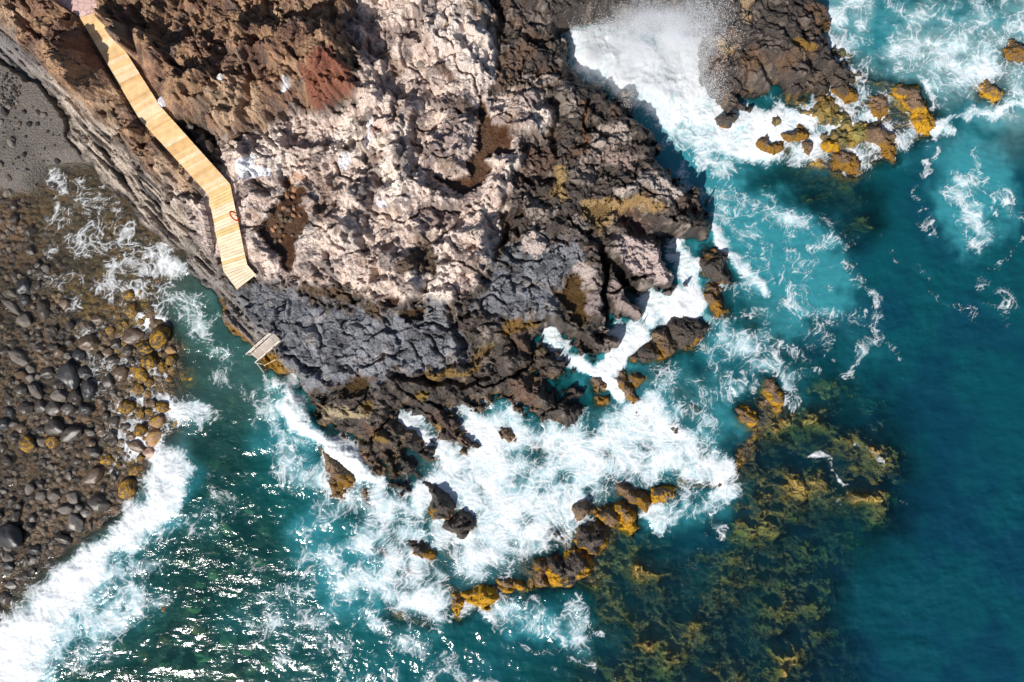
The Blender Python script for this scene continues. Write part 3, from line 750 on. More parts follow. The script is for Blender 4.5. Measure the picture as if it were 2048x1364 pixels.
# ------------------------------------------------------------------ ground: headland, beach and sea bed in one sheet
PXs, PYs = GX.copy(), GY.copy()
for _ in range(3):
    zb = sample(qzb, PXs, PYs)
    k = H / (H - zb)
    PXs = CX + (GX - CX) * k
    PYs = CY + (GY - CY) * k
wr1 = fbm(WX / 1.9, WY / 1.9, 4, 1)
wr2 = fbm(WX / 1.9, WY / 1.9, 4, 2)
wr3_ = fbm(WX / 0.8, WY / 0.8, 4, 31)
PXw = PXs + wr1 * 20
PYw = PYs + wr2 * 20
L_ = sample(qL, PXw, PYw)
fJ, gJ, _ = facets(WX / 0.9 + wr1 * .4, WY / 0.7 + wr2 * .4, 8)
L_ = L_ + (fJ * 22 + wr3_ * 12) * sstep(30, 0, np.abs(L_)) * sample(blur(1.0 * (qz['south'] > -20) + 0.5 * (qz['prom'] > -20) + 0.55 * ((QX > 1150) & (QY > 180) & (QY < 720)), 20), PXs, PYs)
hz = sample(qh, PXw, PYw)
ramp = sample(qramp, PXs, PYs)
sbed = sample(qs, PXs, PYs)
Wt = {k: None for k in qz}


def zw(k, b, amp=0.0):
    s = sample(qz[k], PXw, PYw)
    if amp:
        s = s + amp * wr3
    return sstep(-b, b, s)


wr3 = fbm(WX / 0.8, WY / 0.8, 4, 31)
w_strip = zw('strip', 16, 25)
w_brown = zw('brown', 22, 45)
w_pink = zw('pink', 16, 34)
w_slab = np.maximum(zw('slab1', 14, 44), zw('slab2', 14, 44))
w_red = zw('red', 8, 14)
w_prom = np.maximum(zw('prom', 20, 10), zw('top', 20, 10))
w_south = zw('south', 20, 20)
w_sand = zw('sand', 8, 10)
w_film = zw('film', 25, 20)
w_cob = zw('cob', 25, 20)
wrL = fbm(WX / 5.0, WY / 5.0, 4, 35)
w_reef = np.maximum.reduce([sstep(-75, 60, sample(qz[k_], PXw + wrL * 80, PYw - wrL * 70) + wr3 * a_ * 0.6) for k_, a_ in (('rwide', 60), ('reef', 60), ('reef2', 70), ('reef3', 40), ('reef4', 40), ('jreef', 30))])
w_lb = zw('lb', 50, 20)

land = hz * np.clip(L_ / ramp, 0, 1) ** 0.7
inland = np.clip(L_ / 26, 0.55, 1)
# rough a'a lava: steps, lumps and pits
wx2 = WX + wr1 * 0.9
wy2 = WY + wr2 * 0.9
mesa = fbm(WX / 3.4, WY / 3.4, 5, 5)
mesa = sstep(-0.05, 0.06, mesa) * 0.7 + fbm(WX / 6.5, WY / 6.5, 3, 8) * 0.8
mesa2 = fbm(WX / 6.0 + wr1 * 0.1, WY / 6.0, 5, 7)
mesa2 = sstep(-0.04, 0.05, mesa2) * 0.9 + sstep(0.16, 0.24, mesa2) * 0.8
f1, f2, c1 = worley(wx2 / 1.15, wy2 / 1.15, 1)
lump = (1 - f1) * (0.35 + 0.9 * c1)
f1b, f2b, c2 = worley(wx2 / 0.45 + 7, wy2 / 0.45, 2)
lump2 = (1 - f1b) * (0.3 + 0.9 * c2)
rg = ridged(WX / 0.55, WY / 0.55, 3, 15)
f1c, f2c, c3 = worley(wx2 / 0.2 + 3, wy2 / 0.2 + 9, 3)
lump3 = (1 - f1c) * (0.2 + 0.9 * c3)
rgf = ridged(WX / 0.3 + wr1 * .4, WY / 0.3 + wr2 * .4, 3, 17)
rough = mesa * 1.15 + lump * 0.55 + lump2 * 0.3 + lump3 * 0.11 - rg * 0.22 - rgf * 0.1
fA, gA, iA = facets(wx2 / 0.95, wy2 / 0.95, 1)
fB, gB, iB = facets(wx2 / 0.38 + 4, wy2 / 0.38, 2)
chunk = fA * 0.55 - (1 - sstep(0, 0.12, gA)) * 0.12 + fB * 0.26 - (1 - sstep(0, 0.16, gB)) * 0.06
# cracked columnar basalt
fc1, fc2, cc = worley(WX / 0.62 + wr1 * 0.3, WY / 0.62 + wr2 * 0.3, 4)
fd1, fd2, cd = worley(WX / 1.9 + wr1 * 0.35, WY / 1.9 + wr2 * 0.35, 6)
fC, gC, iC = facets(WX / 0.66 + wr1 * 0.35, WY / 0.58 + wr2 * 0.35, 3)
fD, gD, iD = facets(WX / 2.1 + wr1 * 0.5, WY / 1.7 + wr2 * 0.5, 4)
slab = fC * 0.27 - (1 - sstep(0.0, 0.14, gC)) * 0.13 * sstep(-0.3, 0.2, wr3 + wr1) + fD * 0.5 - (1 - sstep(0, 0.07, gD)) * 0.2 + wr1 * 0.3 + wr3 * 0.1 + fB * 0.06 + lump3 * 0.04
# ropy, sea worn flows running down to the right
a = math.radians(38)
U = WX * math.cos(a) - WY * math.sin(a)
V = WX * math.sin(a) + WY * math.cos(a)
rp = ridged(U / 3.6 + wr1 * 0.35, V / 1.0 + wr2 * 0.5, 4, 21)
fr1, fr2, cr = worley(U / 1.7 + wr1 * 0.5, V / 0.85 + wr2 * 0.5, 9)
rpf = ridged(U / 1.0 + wr1 * 0.5, V / 0.4 + wr2 * 0.7, 3, 26)
rope = chunk * 0.4 + (1 - fr1) * (0.4 + cr * 0.8) * 0.9 - rp * 0.32 - rpf * 0.12 + lump * 0.3 + lump2 * 0.22 + lump3 * 0.07 + fbm(U / 4, V / 2.2, 4, 23) * 0.7
pil = np.sqrt(np.clip(1 - (f1 / 0.8) ** 2, 0, 1)) * (0.35 + 0.7 * c1) + np.sqrt(np.clip(1 - (f1b / 0.75) ** 2, 0, 1)) * (0.12 + 0.25 * c2)
east = pil * 0.8 + chunk * 0.6 + lump3 * 0.12 - rg * 0.28 - rgf * 0.12 + fbm(U / 3.2, V / 1.8, 4, 23) * 1.0 - rp * 0.25
# bedded cliff beds along the beach side
a = math.atan2(620, 540)
U2 = WX * math.cos(a) - WY * math.sin(a)
V2 = WX * math.sin(a) + WY * math.cos(a)
bed = ridged(U2 / 6.0 + wr1 * 0.25, V2 / 1.1 + wr2 * 0.12, 4, 41) * -1.3 + chunk * 0.25 + fbm(U2 / 4, V2 / 0.4, 5, 44) * 0.5 + wr3 * 0.12 + lump2 * 0.12 + lump3 * 0.05

v_cr = perlin(WX / 4.0, WY / 4.0, 155)
rel = lerp(east, rope, np.clip(w_prom + w_south * 0.75, 0, 1))
pinkr = mesa2 - 0.6 + mesa * 1.2 + chunk * 0.62 + lump * 0.22 + lump2 * 0.16 + lump3 * 0.09 - rg * 0.12 - rgf * 0.07
rel = lerp(rel, pinkr, np.clip(w_pink + w_brown, 0, 1))
rel = lerp(rel, mesa2 * 1.3 - 0.6 + mesa * 1.5 + chunk * 1.1 + lump * 0.4 + lump2 * 0.25 + lump3 * 0.1 - rg * 0.18 - rgf * 0.08, w_brown)
rel = lerp(rel, slab, w_slab)
rel = lerp(rel, bed, w_strip)
cr_ = sstep(0.9, 0.985, 1 - np.abs(perlin(WX / 5.5 + wr1 * 0.22, WY / 5.5 + wr2 * 0.22, 151)) * 1.6) * sstep(-0.2, 0.2, v_cr) + sstep(0.9, 0.985, 1 - np.abs(perlin(WX / 2.6 + wr2 * 0.25, WY / 2.6 + wr1 * 0.25, 153)) * 1.3) * 0.6 * sstep(-0.1, 0.3, -v_cr)
zland = land + (rel - cr_ * 0.75 * (1 - w_strip)) * inland
# chasms in the wave-cut shore
for pts, wd, dp in (([(1206, 505), (1212, 560), (1210, 620), (1218, 650)], 12, 2.2), ([(1225, 520), (1245, 555), (1270, 585), (1285, 600)], 13, 1.6), ([(1240, 432), (1290, 445), (1330, 480)], 16, 1.3),
                    ([(1010, 390), (1016, 440), (1005, 480)], 12, 1.2), ([(1150, 640), (1185, 700)], 9, .9), ([(895, 610), (925, 690), (935, 720)], 12, 1.2), ([(970, 60), (995, 90), (1000, 130)], 9, .8),
                    ([(1105, 200), (1118, 250), (1110, 300)], 12, .9), ([(1128, 62), (1100, 75), (1060, 85)], 10, .9), ([(955, 215), (962, 250), (955, 290)], 8, .9), ([(790, 748), (860, 762), (930, 768), (980, 760)], 9, .9),
                    ([(690, 770), (640, 800)], 8, .5), ([(1590, 20), (1620, 80)], 8, .4), ([(1455, 60), (1465, 130)], 9, .7)):
    dd = sample(line_dist(pts), PXw, PYw)
    zland = zland - dp * (1 - sstep(wd * 0.25, wd * 1.2, dd))
# sea bed
fb1, fb2, cb = worley(WX / 1.0 + 3, WY / 1.0 + 5, 12)
fs1, fs2, cs = worley(WX / 0.42, WY / 0.42, 13)
cobb = np.sqrt(np.clip(1 - (fs1 / 0.62) ** 2, 0, 1)) * (0.1 + 0.22 * cs)
reefn = fbm(WX / 3.6 + wr1 * .3, WY / 3.0 + wr2 * .3, 5, 51)
zsea = sbed + lerp(wr1 * 0.5 + (1 - fb1) * 0.35, reefn * 2.4 + wr1 * 0.9 + (1 - fb1) * 0.5 + lump2 * 0.2 + chunk * 0.5 - 0.3, w_reef)
w_shelf = zw('shelf', 40, 30)
zsea = lerp(zsea, np.maximum(sbed, -0.9) + rope * 0.55 + fbm(U / 3.5, V / 1.2, 4, 53) * 0.7, w_shelf)
LEDGE = [([(905, 1235), (960, 1198), (1040, 1178), (1085, 1150), (1140, 1140), (1190, 1085), (1212, 1040), (1262, 1022), (1330, 990), (1400, 965), (1468, 955), (1505, 880), (1550, 790)], 20), ([(648, 905), (690, 985)], 20), ([(735, 910), (765, 950)], 14),
         ([(862, 975), (900, 1030), (945, 1058)], 18), ([(1190, 755), (1205, 800)], 18), ([(1232, 740), (1268, 800)], 14), ([(1258, 756), (1300, 762)], 14), ([(1520, 290), (1600, 275), (1690, 325), (1770, 290), (1850, 220), (1780, 185)], 30), ([(1650, 155), (1710, 200), (1760, 220)], 24),
         ([(1405, 520), (1440, 560), (1430, 620)], 22), ([(1270, 712), (1340, 680), (1410, 660)], 20), ([(1960, 190), (2040, 105)], 22), ([(790, 1130), (810, 1150)], 16), ([(760, 1100), (830, 1150)], 14), ([(770, 1225), (850, 1250)], 18), ([(880, 850), (960, 960), (985, 1000)], 14)]
ql = np.full(QX.shape, 0, f32)
for pts, r_ in LEDGE:
    ql = np.maximum(ql, 1 - sstep(r_ * 0.2, r_ * 1.7, line_dist(pts)))
w_led = np.clip(sample(ql, PXw, PYw) + wr3_ * 0.25 * (sample(ql, PXw, PYw) > 0.05), 0, 1)
zsea = lerp(zsea, -0.22 + chunk * 0.55 + lump3 * 0.06 + wr1 * 0.25, w_led)
zsea = lerp(zsea, sbed + cobb - 0.12 + fbm(WX / 4, WY / 4, 3, 61) * 0.22, np.clip(w_film + w_cob, 0, 1))
zsea = lerp(zsea, sbed + wr1 * 0.06 + fbm(WX / 7, WY / 7, 2, 62) * 0.2, w_sand)
cw = lerp(6.0, 18.0, w_south)
t = sstep(-cw, cw * 0.35, L_)
Z = lerp(np.minimum(zsea, lerp(0.9, 0.3, t)), zland, t)

# the walkway bed
BW_L = [(160, 35), (278, 237), (417, 390), (447, 543), (474, 579)]
BW_R = [(200, 22), (320, 212), (460, 368), (494, 529), (512, 550)]
BW_Z = [5.55, 5.0, 4.3, 3.75, 3.65]
qbw = sdf(BW_L + BW_R[::-1], 60)
qpath = sdf([(100, -10), (160, 36), (202, 24), (192, -10), (180, -60), (60, -60)], 60)
qdz = np.full(QX.shape, 9.0, f32)
best = np.full(QX.shape, 1e9, f32)
for i in range(4):
    a0 = (np.array(BW_L[i]) + np.array(BW_R[i])) / 2
    a1 = (np.array(BW_L[i + 1]) + np.array(BW_R[i + 1])) / 2
    e = a1 - a0
    tt = np.clip(((QX - a0[0]) * e[0] + (QY - a0[1]) * e[1]) / (e @ e), 0, 1)
    dd = np.hypot(QX - a0[0] - tt * e[0], QY - a0[1] - tt * e[1])
    nearer = dd < best
    qdz = np.where(nearer, BW_Z[i] + (BW_Z[i + 1] - BW_Z[i]) * tt, qdz)
    best = np.minimum(best, dd)
sbw = sample(qbw, PXs, PYs)
deckz = sample(qdz, PXs, PYs)
ov = sstep(-3, 5, sample(sdf([(206, 24), (217, 40), (216, 56), (228, 68), (242, 92), (262, 112), (275, 110), (266, 60), (228, 10)], 40), PXs, PYs))
nearb = sstep(-70, -8, sbw) * (1 - ov)
Z = lerp(Z, np.minimum(Z, deckz + 0.05 + np.clip(rel * 0.3, -0.5, 0.35)), nearb)
Z = np.where((sbw > -11) & (ov < 0.5), np.minimum(Z, deckz - 0.28 + wr3 * 0.1), Z)
Z = Z + ov * np.maximum(0, deckz + 0.6 + lump * 0.3 - Z)
Z = Z + 1.5 * (1 - sstep(5, 20, np.hypot(PXs - 268, PYs - 272))) + 0.8 * (1 - sstep(5, 16, np.hypot(PXs - 133, PYs - 56)))
spa = sample(qpath, PXs, PYs)
Z = np.where(spa > -3, np.minimum(Z, 5.35), Z)
ST_L = [(547.5, 667.5), (501.5, 709.0)]
ST_R = [(561.0, 680.0), (516.5, 720.0)]
ST_Z = [2.75, 1.35]
sst = sample(sdf(ST_L + ST_R[::-1], 40), PXs, PYs)
stz = np.clip(ST_Z[1] + (ST_Z[0] - ST_Z[1]) * ((PXs - 509) * 45 - (PYs - 714) * 41) / (45 * 45 + 41 * 41), 0, 3)
Z = np.where(sst > -7, np.minimum(Z, stz - 0.35), Z)
# tide pool basins
sp_all = np.full(Z.shape, -99, f32)
for k, (poly, lv, cp) in POOLS.items():
    s = sample(sdf(poly, 40), PXs + wr3 * 7 + wr1 * 9, PYs + wr2 * 9) + fB * 8
    w = sstep(-7, 2, s)
    Z = lerp(Z, np.minimum(Z, lv + 0.35 - 0.02 * s + chunk * 0.35), sstep(-34, -6, s))
    Z = lerp(Z, np.where(s > 0, np.minimum(Z, lv - 0.10 - np.clip(s, 0, 10) * 0.02), np.minimum(Z, lv + 0.5)), w)
    Z = np.where((s > -14) & (s < -3), np.maximum(Z, lv + 0.05 * (1 - np.abs(s + 8) / 6)), Z)
    sp_all = np.maximum(sp_all, s)

# ------------------------------------------------------------------ ground colours
def C(r, g, b):
    return np.array((r, g, b), f32)


def paint(col, c, w):
    return col + (C(*c) - col) * w[..., None]


v1 = fbm(WX / 1.3, WY / 1.3, 5, 71)
v2 = fbm(WX / 0.35, WY / 0.35, 3, 73)
v3 = fbm(WX / 5.0, WY / 5.0, 3, 75)
T = np.zeros(Z.shape + (3,), f32) + C(0.05, 0.038, 0.031)                     # wet sea-worn lava
T = paint(T, (0.16, 0.125, 0.103), sstep(0.0, 0.5, v1 + v2 * 0.5) * 0.95)
T = paint(T, (0.14, 0.075, 0.045), sstep(0.1, 0.4, v3 - v1 * 0.4) * 0.6)
T = paint(T, (0.34, 0.28, 0.24), sstep(0.75, 0.95, c1 + v2 * 0.4) * (1 - w_prom) * (1 - w_south) * 0.7)
T = paint(T, (0.13, 0.075, 0.035), sstep(0.1, 0.5, v3 + v2 * 0.3) * w_prom)
T = T * (0.55 + 0.5 * iA + 0.4 * iB)[..., None]
TP = paint(np.zeros(T.shape, f32) + C(0.68, 0.55, 0.475), (0.38, 0.28, 0.24), sstep(0.0, 0.55, v1 + v2 * 0.6))
TP = paint(TP, (0.80, 0.70, 0.62), sstep(0.0, 0.35, v3 - v2 * 0.3) * 0.85)
TP = paint(TP, (0.2, 0.15, 0.14), sstep(0.62, 0.85, c1 + v2 * 0.35) * 0.75)
mot = fbm(WX / 1.7 + 5, WY / 1.7, 5, 77)
TP = paint(TP, (0.15, 0.135, 0.13), sstep(0.12, 0.4, mot) * 0.75)
TP = paint(TP, (0.24, 0.16, 0.11), sstep(0.15, 0.45, fbm(WX / 2.6, WY / 2.6 + 9, 4, 79)) * 0.7)
T = T + (TP - T) * w_pink[..., None]
TB = paint(np.zeros(T.shape, f32) + C(0.33, 0.205, 0.125), (0.13, 0.08, 0.06), sstep(-0.1, 0.45, v1 + v2 * 0.5))
TB = paint(TB, (0.1, 0.085, 0.08), sstep(0.1, 0.4, mot) * 0.7)
TB = paint(TB, (0.43, 0.30, 0.2), sstep(0.15, 0.5, v3 + v2 * 0.4))
TB = paint(TB, (0.14, 0.07, 0.055), sstep(0.6, 0.9, c1 + v2 * 0.3) * 0.6)
TB = TB * (0.72 + 0.35 * iA + 0.25 * iB)[..., None]
T = T + (TB - T) * w_brown[..., None]
TSl = paint(np.zeros(T.shape, f32) + C(0.19, 0.195, 0.212), (0.1, 0.103, 0.115), sstep(0.0, 0.55, v1))
TSl = TSl * (0.72 + 0.56 * iC)[..., None]
TSl = paint(TSl, (0.27, 0.275, 0.29), sstep(0.15, 0.45, v3 + v2 * 0.5) * 0.6)
TSl = paint(TSl, (0.4, 0.34, 0.31), sstep(0.18, 0.45, mot) * 0.55)
TSl = paint(TSl, (0.06, 0.058, 0.06), sstep(0.1, 0.4, -mot) * 0.7)
T = T + (TSl - T) * w_slab[..., None]
TSt = paint(np.zeros(T.shape, f32) + C(0.46, 0.385, 0.32), (0.085, 0.075, 0.072), sstep(-0.05, 0.3, fbm(U2 / 4, V2 / 0.5, 4, 81)))
TSt = paint(TSt, (0.2, 0.185, 0.18), sstep(420, 560, PYw) * 0.75)
TSt = paint(TSt, (0.17, 0.16, 0.165), sstep(180, 60, PXw + PYw * 0.3) * 0.8)
T = T + (TSt - T) * w_strip[..., None]
T = paint(T, (0.23, 0.085, 0.055), w_red * 0.85)
for poly, c, so in ALG:
    s = sample(sdf(poly, 60), PXw, PYw) + v2 * so * 0.9
    T = paint(T, c, sstep(-so * 0.5, so * 0.5, s) * 0.9)
# below and near the waterline
TSea = np.zeros(T.shape, f32) + C(0.055, 0.06, 0.05)
TSea = paint(TSea, (0.03, 0.05, 0.04), w_lb)
TSea = paint(TSea, (0.2, 0.22, 0.1), sstep(0.1, 0.45, v1) * w_lb)
TR = paint(np.zeros(T.shape, f32) + C(0.04, 0.038, 0.02), (0.32, 0.215, 0.045), sstep(-0.15, 0.35, reefn + v2 * 0.5 + wr3 * 0.3))
TR = paint(TR, (0.14, 0.17, 0.05), sstep(0.05, 0.4, v3 - v1 * 0.5) * 0.6)
TR = TR * (0.6 + 0.5 * iA + 0.3 * iB)[..., None]
TR = paint(TR, (0.33, 0.2, 0.03), sstep(0.2, 0.5, v1 + v2 * 0.3) * sstep(-1.6, -0.4, Z))
TSea = TSea + (TR - TSea) * w_reef[..., None]
TSh = paint(np.zeros(T.shape, f32) + C(0.11, 0.075, 0.045), (0.045, 0.036, 0.03), sstep(-0.1, 0.4, v1 + v2 * 0.4))
TSh = paint(TSh, (0.25, 0.14, 0.02), sstep(0.2, 0.45, v3 + v2 * 0.4) * 0.8)
TSea = TSea + (TSh - TSea) * w_shelf[..., None]
TLd = paint(np.zeros(T.shape, f32) + C(0.13, 0.08, 0.045), (0.4, 0.22, 0.015), sstep(-0.1, 0.35, v1 + v2 * 0.4))
TSea = TSea + (TLd - TSea) * w_led[..., None]
TC = paint(np.zeros(T.shape, f32) + C(0.115, 0.068, 0.033), (0.032, 0.026, 0.021), sstep(0.35, 0.75, cs + v1 * 0.3))
TC = TC * (0.55 + 0.9 * sstep(-0.35, 0.35, v3 + wr1 * 0.5))[..., None]
TC = paint(TC, (0.17, 0.125, 0.085), sstep(0.72, 0.95, cs + v2 * 0.2))
ocl = sample(blur(np.maximum.reduce([1 - sstep(30, 120, line_dist([(250, 520), (200, 600), (310, 600)])), 0.8 * (1 - sstep(20, 70, line_dist([(250, 680), (330, 780), (270, 900)])))]), 10), PXw, PYw)
TC = paint(TC, (0.25, 0.145, 0.02), ocl * sstep(-0.1, 0.35, v1 + v2 * 0.3))
TSea = TSea + (TC - TSea) * np.clip(w_film + w_cob + zw('beach', 20, 10), 0, 1)[..., None]
TSa = paint(np.zeros(T.shape, f32) + C(0.15, 0.132, 0.116), (0.085, 0.076, 0.07), sstep(-0.1, 0.4, v3 + v1 * 0.3))
TSea = TSea + (TSa - TSea) * w_sand[..., None]
T = TSea + (T - TSea) * sstep(-4, 4, L_)[..., None]
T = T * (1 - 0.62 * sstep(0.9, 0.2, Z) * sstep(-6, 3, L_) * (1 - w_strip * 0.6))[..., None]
# weed fringe on exposed wet rock
fringe = sstep(1.1, 0.0, Z) * sstep(-1.3, -0.2, Z) * np.maximum(w_south, w_prom) * sstep(-0.05, 0.35, v1 + v2 * 0.4)
T = paint(T, (0.22, 0.12, 0.018), fringe * 0.75)
for k, (poly, lv, cp) in POOLS.items():
    s = sample(sdf(poly, 40), PXs + wr3 * 7 + wr1 * 9, PYs + wr2 * 9) + fB * 8
    T = paint(T, tuple(0.7 * x for x in cp), sstep(-6, 1, s) * 0.85)
wet = np.clip(1 - sstep(0.5, 1.8, Z) * (1 - 0.55 * w_prom) - w_pink - w_brown, 0, 1) * sstep(0.9, 0.3, w_strip) * (1 - w_slab * 0.8)
wet = np.maximum(wet, 0.75 * (1 - w_pink) * (1 - w_brown) * (1 - w_slab) * (1 - w_strip) * (L_ > 0))
wet = np.where(w_sand > 0.5, 0.15, wet)
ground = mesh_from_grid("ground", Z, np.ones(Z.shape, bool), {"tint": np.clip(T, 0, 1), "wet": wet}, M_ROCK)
ground["kind"] = "structure"


# ------------------------------------------------------------------ tagging
def tag(o, label, cat, group=None, kind=None):
    o["label"] = label
    o["category"] = cat
    if group:
        o["group"] = group
    if kind:
        o["kind"] = kind
    return o


# ------------------------------------------------------------------ offshore rocks, one object each
bottom = Z.copy()
wrI = ridged(WX / 0.8, WY / 0.8, 4, 91)
for poly, hgt, base, weed, amt, label in ISLETS:
    P = np.array(poly)
    pad = 22
    i0, i1 = np.searchsorted(gxa, [P[:, 0].min() - pad, P[:, 0].max() + pad])
    j0, j1 = np.searchsorted(gya, [P[:, 1].min() - pad, P[:, 1].max() + pad])
    sl = (slice(j0, j1), slice(i0, i1))
    q = sdf(poly, 40)
    s = sample(q, GX[sl] + wr1[sl] * 12 + wr3[sl] * 7, GY[sl] + wr2[sl] * 12) + fJ[sl] * 5
    rmax = max(6.0, float(q.max()))
    prof = np.clip((s + 13) / (13 + rmax * 0.8), 0, 1)
    hgt = hgt * 0.72
    zi = -1.3 + (hgt + 1.3) * prof ** 0.55 + (lump[sl] * 0.38 + lump2[sl] * 0.2 + lump3[sl] * 0.09 + chunk[sl] * 0.45 - wrI[sl] * 0.3 + 0.05) * np.clip(prof * 2, 0, 1) * min(1.0, 0.4 + hgt)
    keep = (s > -13)
    col = np.zeros(zi.shape + (3,), f32) + C(*base)
    col = paint(col, tuple(x * 1.9 for x in base), sstep(0, 0.5, v1[sl]))
    low = sstep(0.75, 0.1, zi / max(hgt, .3) + v1[sl] * 0.5)
    wv = sstep(0.62, 0.35, (0.92 - amt) + v1[sl] * 0.7 + v2[sl] * 0.35 - low * 0.28 + (0.3 - 0.3 * sstep(P[:, 1].min(), P[:, 1].max(), GY[sl])))
    col = paint(col, weed, wv * 0.95)
    col = paint(col, tuple(x * 0.35 for x in weed), wv * sstep(0.15, 0.45, v2[sl]) * 0.6)
    o = mesh_from_grid("sea_rock", zi, keep, {"tint": np.clip(col, 0, 1), "wet": np.full(zi.shape, 0.85, f32) - wv * 0.5}, M_ROCK, WX[sl], WY[sl])
    tag(o, label, "rock", "rocks standing in the surf")
    bottom[sl] = np.where(keep, np.maximum(bottom[sl], zi), bottom[sl])

# ------------------------------------------------------------------ sea
swx = WX + fbm(WX / 4.0, WY / 4.0, 3, 101) * 2.4 + fbm(WX / 1.1, WY / 1.1, 2, 104) * 0.4
swy = WY + fbm(WX / 4.0, WY / 4.0, 3, 107) * 2.4 + fbm(WX / 1.1, WY / 1.1, 2, 110) * 0.4
F = sample(qF, GX + fbm(WX / 2.2, WY / 2.2, 4, 113) * 38, GY + fbm(WX / 2.2, WY / 2.2, 4, 116) * 38)
e1a, e1b, _ = worley(swx / 1.25, swy / 1.25, 21)
e2a, e2b, _ = worley(swx / 0.5 + 3, swy / 0.5, 22)
lace = np.maximum(1 - sstep(0.0, 0.30, e1b - e1a), 0.85 * (1 - sstep(0.0, 0.34, e2b - e2a)))
r1 = 1 - np.clip(np.abs(perlin(swx / 1.3, swy / 1.3, 121)) * 3.0, 0, 1)
r2 = 1 - np.clip(np.abs(perlin(swx / 0.55, swy / 0.55, 123)) * 2.6, 0, 1)
r3 = 1 - np.clip(np.abs(perlin(swx / 0.24, swy / 0.24, 125)) * 2.3, 0, 1)
patch = fbm(WX / 1.6 + wr1 * .5, WY / 1.6, 4, 127)
patch2 = fbm(WX / 5.0, WY / 5.0, 3, 129)
Fp = F * (1 + patch2 * 0.75) + patch * 0.34 * sstep(0.0, 0.3, F)
Fp = np.where(F > 0.9, np.maximum(Fp, F * 0.92), Fp)


def strands(rr, w):
    return np.clip(1 - (1 - rr) / (w * 1.5), 0, 1) ** 1.4


wl = np.clip(0.04 + 0.22 * Fp + 0.08 * patch, 0.035, 0.45)
grain = 0.5 + 0.5 * sstep(-0.3, 0.3, fbm(WX / 0.16, WY / 0.16, 2, 161))
r0 = 1 - np.clip(np.abs(perlin(swx / 2.1 + 5, swy / 2.1, 141)) * 3.4, 0, 1)
r4 = 1 - np.clip(np.abs(perlin(swx / 0.13, swy / 0.13, 143)) * 2.2, 0, 1)
cells = 1 - np.clip((e1b - e1a) / 0.42, 0, 1)
cell2 = 1 - np.clip((e2b - e2a) / 0.5, 0, 1)
e0a, e0b, _ = worley(swx / 2.5 + 9, swy / 2.5 + 2, 25)
cell0 = 1 - np.clip((e0b - e0a) / 0.36, 0, 1)
e3a, e3b, _ = worley(swx / 0.24 + 9, swy / 0.24 + 2, 26)
cell3 = 1 - np.clip((e3b - e3a) / 0.5, 0, 1)
lines = ((0.95, cell0, 0.7), (0.95, cells, 0.85), (0.75, cell2, 0.9), (0.5, r0, 0.45), (0.4, r2, 0.8), (0.42, cell3, 0.9), (0.3, r4, 0.8))
fine = np.maximum.reduce([k_ * strands(rr_, wl * m_) for k_, rr_, m_ in lines])
haze_ = np.maximum.reduce([k_ * np.clip(1 - (1 - rr_) / np.clip(wl * 2.6 * m_, 0, 1), 0, 1) for k_, rr_, m_ in lines[:3]])
brk = sstep(-0.35, 0.25, perlin(WX / 0.5, WY / 0.5, 145) + Fp * 1.1 - 0.35)
pres = sstep(0.10, 0.42, Fp + patch * 0.25)
fill = sstep(0.72, 1.12, Fp + (0.35 * r1 + 0.35 * r2 + 0.3 * r3 - 0.42) * 0.6)
foam = 1 - (1 - fine * pres * (0.25 + 0.75 * brk) * grain) * (1 - 0.34 * haze_ * pres) * (1 - fill) * (1 - 0.5 * sstep(0.38, 0.95, Fp + patch * 0.2) * (0.7 + 0.3 * grain))
foam = np.clip(foam, 0, 1)
fl = sstep(0.6, 0.85, r2 * 0.5 + r3 * 0.5 + patch * 0.5 - 0.08) * sstep(0.05, 0.2, F + 0.06 * (GX < 1750))
foam = np.maximum(foam, fl * 0.4 * sstep(0.05, 0.3, patch))
A = sample(qA, GX + wr1 * 45, GY + wr2 * 45)
A = np.clip(A * (1 + 0.55 * patch2 + 0.35 * patch), 0, 1)
# surface height: swell, chop, heaped whitewater
swell = np.sin((WX * 0.55 - WY * 0.83) / 5.2 + wr1 * 1.6) * 0.14 + fbm(WX / 2.0, WY / 1.4, 3, 131) * 0.10
heap = sample(blur(qF, 12), GX, GY)
boil = sample(blur(1.0 * (sdf(FO_AREA[0][0], 60) > 0), 25), GX, GY)
wavecrest = 1 - sstep(4, 30, sample(line_dist([(565, 770), (600, 830), (660, 885), (740, 945)]), GX, GY))
wc2 = 1 - sstep(4, 34, sample(line_dist([(330, 900), (310, 980), (250, 1050), (180, 1100), (110, 1160), (50, 1240)]), GX, GY))
puff = fbm(WX / 0.9, WY / 0.9, 4, 135)
ZW = swell * np.clip(0.25 + sample(np.clip(-qs / 3, 0, 1), GX, GY), 0, 1) + foam * (0.06 + 0.10 * (puff + 0.3)) * heap + boil * (0.6 + fbm(WX / 2.6, WY / 2.6, 3, 137) * 0.5 + puff * 0.16) * sstep(-15, 15, -L_) + (wavecrest * 0.5 + wc2 * 0.28) * (1 + puff * 0.5)
ZW = np.where(np.clip(w_film + w_cob, 0, 1) > 0.5, ZW * 0.4 - 0.02, ZW)
depth = np.clip(ZW - bottom, 0, 30)
